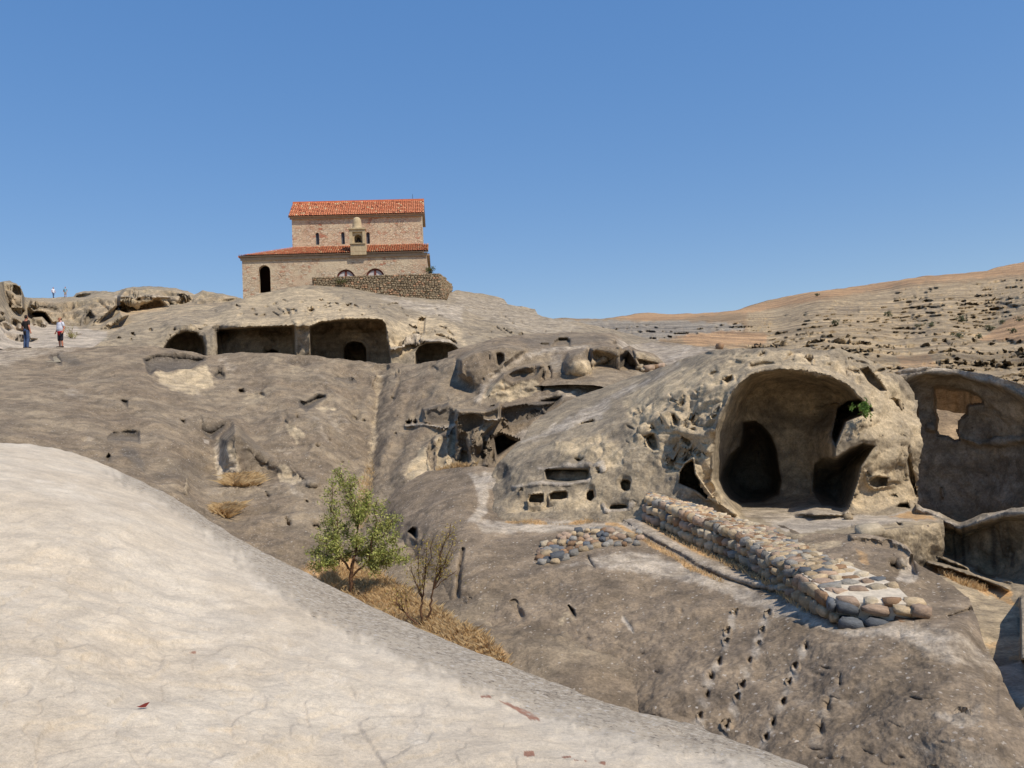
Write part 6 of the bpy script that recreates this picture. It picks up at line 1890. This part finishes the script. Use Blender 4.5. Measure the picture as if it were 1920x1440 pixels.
def person(label, loc, rz, H=1.76, shirt=None, trousers=None, shoes=None, hat=None, shorts=False, arms=((0.06, 0.10), (0.06, 0.12)), stride=0.0, belly=0.0, hem=None, bag=None, voxel=0.009, look=0.0):
    """stands at loc, faces local -Y; arms: (forearm forward bend, out) for right and left"""
    k = H / 1.76
    S = lambda x, y, z: Vector((x * k, y * k, z * k))
    hip, sh = 0.93, 1.44
    def leg(bm, s, r, top=hip, bot=0.07, joints=True):
        y = stride * s
        pts = [S(0.09 * s, 0, top), S(0.098 * s, -0.015 + 0.45 * y, 0.50), S(0.105 * s, 0.02 + y, 0.28), S(0.11 * s, 0.03 + y, bot)]
        chain(bm, pts, [q * k for q in r])
    def arm(bm, s, r, upto=3, fore=0.1, out=0.1):
        a = S(0.185 * s, 0.0, sh - 0.035)
        e = S((0.225 + out * 0.6) * s, 0.03, sh - 0.32)
        w = S((0.225 + out * 0.7) * s, 0.03 - fore * 2.0, sh - 0.56 + fore * 0.5)
        pts = [a, a.lerp(e, 0.5), e, e.lerp(w, 0.5), w]
        chain(bm, pts[:upto], [q * k for q in r[:upto]])
        return e, w
    bm = bmesh.new()
    # head with nose and ears, neck, torso core, limbs
    hy = -0.015
    R_ = Matrix.Rotation(look, 4, 'Z')
    def hd(x, y, z):
        v = R_ @ Vector((x, y, 0))
        return S(v.x, v.y + hy, z)
    ball(bm, hd(0, 0.005, 1.655), (0.076 * k, 0.092 * k, 0.105 * k), 14)
    ball(bm, hd(0, -0.035, 1.595), (0.055 * k, 0.06 * k, 0.06 * k))
    chain(bm, [hd(0, -0.088, 1.665), hd(0, -0.106, 1.63)], [0.012 * k, 0.017 * k], 6)
    for s in (-1, 1): ball(bm, hd(0.077 * s, 0.012, 1.645), (0.014 * k, 0.026 * k, 0.034 * k), 8)
    chain(bm, [S(0, 0.015, 1.40), S(0, 0, 1.56)], [0.066 * k, 0.056 * k])
    chain(bm, [S(0, 0, 0.92), S(0, 0, 1.10), S(0, 0, 1.28), S(0, 0.01, 1.41)], [0.155 * k, 0.145 * k, 0.165 * k, 0.14 * k], 14, (1.0, 0.66))
    for s, (fo, ou) in zip((-1, 1), arms):
        e, w = arm(bm, s, (0.056, 0.05, 0.042, 0.038, 0.029), 5, fo, ou)
        dr = (w - e).normalized()
        pm = w + dr * 0.05 * k
        chain(bm, [w, pm + dr * 0.02 * k], [0.027 * k, 0.036 * k], 8, (0.7, 1.1))
        for q, ln in ((-0.028, 0.062), (-0.01, 0.074), (0.009, 0.07), (0.027, 0.055)):
            b0 = pm + dr * 0.03 * k + Vector((0, q * k, 0))
            m_ = b0 + dr * ln * 0.55 * k + Vector((-0.004 * s, -0.004, 0)) * k
            chain(bm, [b0, m_, m_ + dr * ln * 0.4 * k + Vector((-0.016 * s, -0.006, 0)) * k], [0.0105 * k, 0.010 * k, 0.0085 * k], 6)
        t0 = w + dr * 0.025 * k + Vector((0, -0.03, 0)) * k
        chain(bm, [t0, t0 + dr * 0.03 * k + Vector((-0.008 * s, -0.022, 0)) * k, t0 + dr * 0.06 * k + Vector((-0.014 * s, -0.028, 0)) * k], [0.013 * k, 0.012 * k, 0.009 * k], 6)
        leg(bm, s, (0.088, 0.062, 0.058, 0.042))
        y = stride * s
        chain(bm, [S(0.11 * s, 0.05 + y, 0.05), S(0.118 * s, -0.13 + y, 0.035)], [0.042 * k, 0.036 * k], 8, (1, 0.9))
    o = solid('person', bm, M_skin, None, voxel)
    o.location = loc
    o.rotation_euler = (0, 0, rz)
    tag(o, label, 'person')
    # clothes
    bm = bmesh.new()
    zb = 0.86
    chain(bm, [S(0, 0, zb), S(0, -0.02 - belly * 0.3, 1.06), S(0, -0.01 - belly * 0.1, 1.27), S(0, 0.01, 1.40), S(0, 0.012, 1.455)], [q * k for q in (0.182, 0.176 + belly, 0.19 + belly * 0.3, 0.178, 0.105)], 16, (1.0, 0.70 + belly))
    for s, (fo, ou) in zip((-1, 1), arms):
        arm(bm, s, (0.082, 0.074, 0.066), 3 if False else 2, fo, ou)
    solid('shirt', bm, shirt, o, voxel)
    bm = bmesh.new()
    chain(bm, [S(0, 0, 0.86), S(0, 0, 0.98)], [0.172 * k, 0.166 * k], 14, (1.0, 0.72))
    for s in (-1, 1):
        if shorts: leg(bm, s, (0.108, 0.098, 0.09, 0.085), hip, 0.47) if False else chain(bm, [S(0.092 * s, 0, 0.90), S(0.098 * s, -0.012 + 0.25 * stride * s, 0.68), S(0.104 * s, -0.012 + 0.45 * stride * s, 0.46)], [0.105 * k, 0.1 * k, 0.092 * k])
        else: leg(bm, s, (0.105, 0.08, 0.074, 0.068), 0.90, 0.06)
    solid('shorts' if shorts else 'trousers', bm, trousers, o, voxel)
    for s in (-1, 1):
        bm = bmesh.new()
        y = stride * s
        chain(bm, [S(0.11 * s, 0.06 + y, 0.05), S(0.114 * s, -0.04 + y, 0.05), S(0.12 * s, -0.15 + y, 0.036)], [0.05 * k, 0.05 * k, 0.04 * k], 10, (1, 0.95))
        plain('shoe', bm, shoes, o)
    bm = bmesh.new()
    if hat:
        ball(bm, hd(0, 0.01, 1.70), (0.086 * k, 0.10 * k, 0.075 * k), 14)
        chain(bm, [hd(0, -0.06, 1.70), hd(0, -0.155, 1.685)], [0.07 * k, 0.055 * k], 12, (1, 0.16))
        plain('cap', bm, hat, o)
        bm = bmesh.new()
    ball(bm, hd(0, 0.028, 1.665 if hat is None else 1.645), (0.083 * k, 0.086 * k, (0.108 if hat is None else 0.06) * k), 14)
    plain('hair', bm, M_hair, o)
    for s in (-1, 1):
        bm = bmesh.new()
        ball(bm, hd(0.03 * s, -0.083, 1.657), (0.011 * k, 0.009 * k, 0.008 * k), 8)
        plain('eye', bm, M_eye, o)
    bm = bmesh.new()
    ball(bm, hd(0, -0.090, 1.592), (0.024 * k, 0.01 * k, 0.007 * k), 8)
    plain('mouth', bm, M_lip, o)
    if hem:
        bm = bmesh.new()
        chain(bm, [S(0, 0, 0.85), S(0, -0.005, 0.905)], [0.186 * k, 0.19 * k + belly * k * 0.6], 16, (1.0, 0.73 + belly * 0.6))
        solid('hem', bm, hem, o, voxel)
    if bag:
        bm = bmesh.new()
        chain(bm, [S(-0.24, 0.05, 1.0), S(-0.24, 0.04, 1.2)], [0.1 * k, 0.09 * k], 10, (0.6, 1.2))
        plain('bag', bm, bag, o)
    return o

def stripe_mat():
    m = NT('striped cotton')
    tc = m.n('ShaderNodeTexCoord').outputs['Object']
    sp = m.n('ShaderNodeSeparateXYZ')
    m.l(tc, sp.inputs[0])
    f = m.math('FRACT', m.math('MULTIPLY', sp.outputs[2], 13.0))
    c = m.mix(m.math('LESS_THAN', f, 0.27), srgb(224, 224, 230), srgb(84, 92, 118))
    m.l(c, m.b.inputs['Base Color'])
    return m.m
M_black = simple_mat('black cotton', srgb(52, 46, 44), 0.9, 0.12, 12)
M_jean = simple_mat('blue denim', srgb(70, 86, 116), 0.9, 0.25, 9)
M_short = simple_mat('dark shorts cloth', srgb(44, 42, 48), 0.9, 0.15)
M_shoe = simple_mat('dark shoes', srgb(50, 44, 42), 0.7, 0.1)
M_red = simple_mat('red cloth', srgb(190, 44, 46), 0.9, 0.1)
M_cap = simple_mat('tan cap', srgb(176, 142, 108), 0.9, 0.1)
M_wht = simple_mat('white cotton', srgb(226, 226, 232), 0.9, 0.06)
M_lblue = simple_mat('light blue cotton', srgb(120, 166, 190), 0.9, 0.1)
M_beige = simple_mat('beige cloth', srgb(170, 150, 128), 0.9, 0.1)

def terrace(px, back):
    sh_ = SH['rock_slope']
    j = int(np.searchsorted(sh_.X[0], px))
    P = sh_.P[0, j]
    h = P * np.array([1, 1, 0]); h /= np.linalg.norm(h)
    return P + h * back
P0 = terrace(49, 0.35)
person('man in black T-shirt and blue jeans, back turned, on the rock terrace', V(P0), math.radians(155), 1.80, M_black, M_jean, M_shoe, arms=((0.03, 0.06), (0.10, 0.14)), look=0.3)
P0 = terrace(114, 0.35)
person('stout man in striped white polo shirt, dark shorts and tan cap on the terrace', V(P0), math.radians(-25), 1.66, stripe_mat(), M_short, M_shoe, hat=M_cap, shorts=True, belly=0.045, arms=((0.05, 0.10), (0.05, 0.10)), hem=M_red, look=-0.4)
def onrock(px):
    sh_ = SH['skyline_rocks']
    j = int(np.searchsorted(sh_.X[0], px))
    return V(sh_.P[0, j])
person('distant man in white shirt and dark trousers walking on the skyline', onrock(99.5), math.radians(60), 1.80, M_wht, M_jean, M_shoe, stride=0.16, voxel=0.018)
person('distant person in light blue top and beige shorts with dark bag on the skyline', onrock(121.5), math.radians(10), 1.70, M_lblue, M_beige, M_shoe, shorts=True, bag=M_black, voxel=0.018)
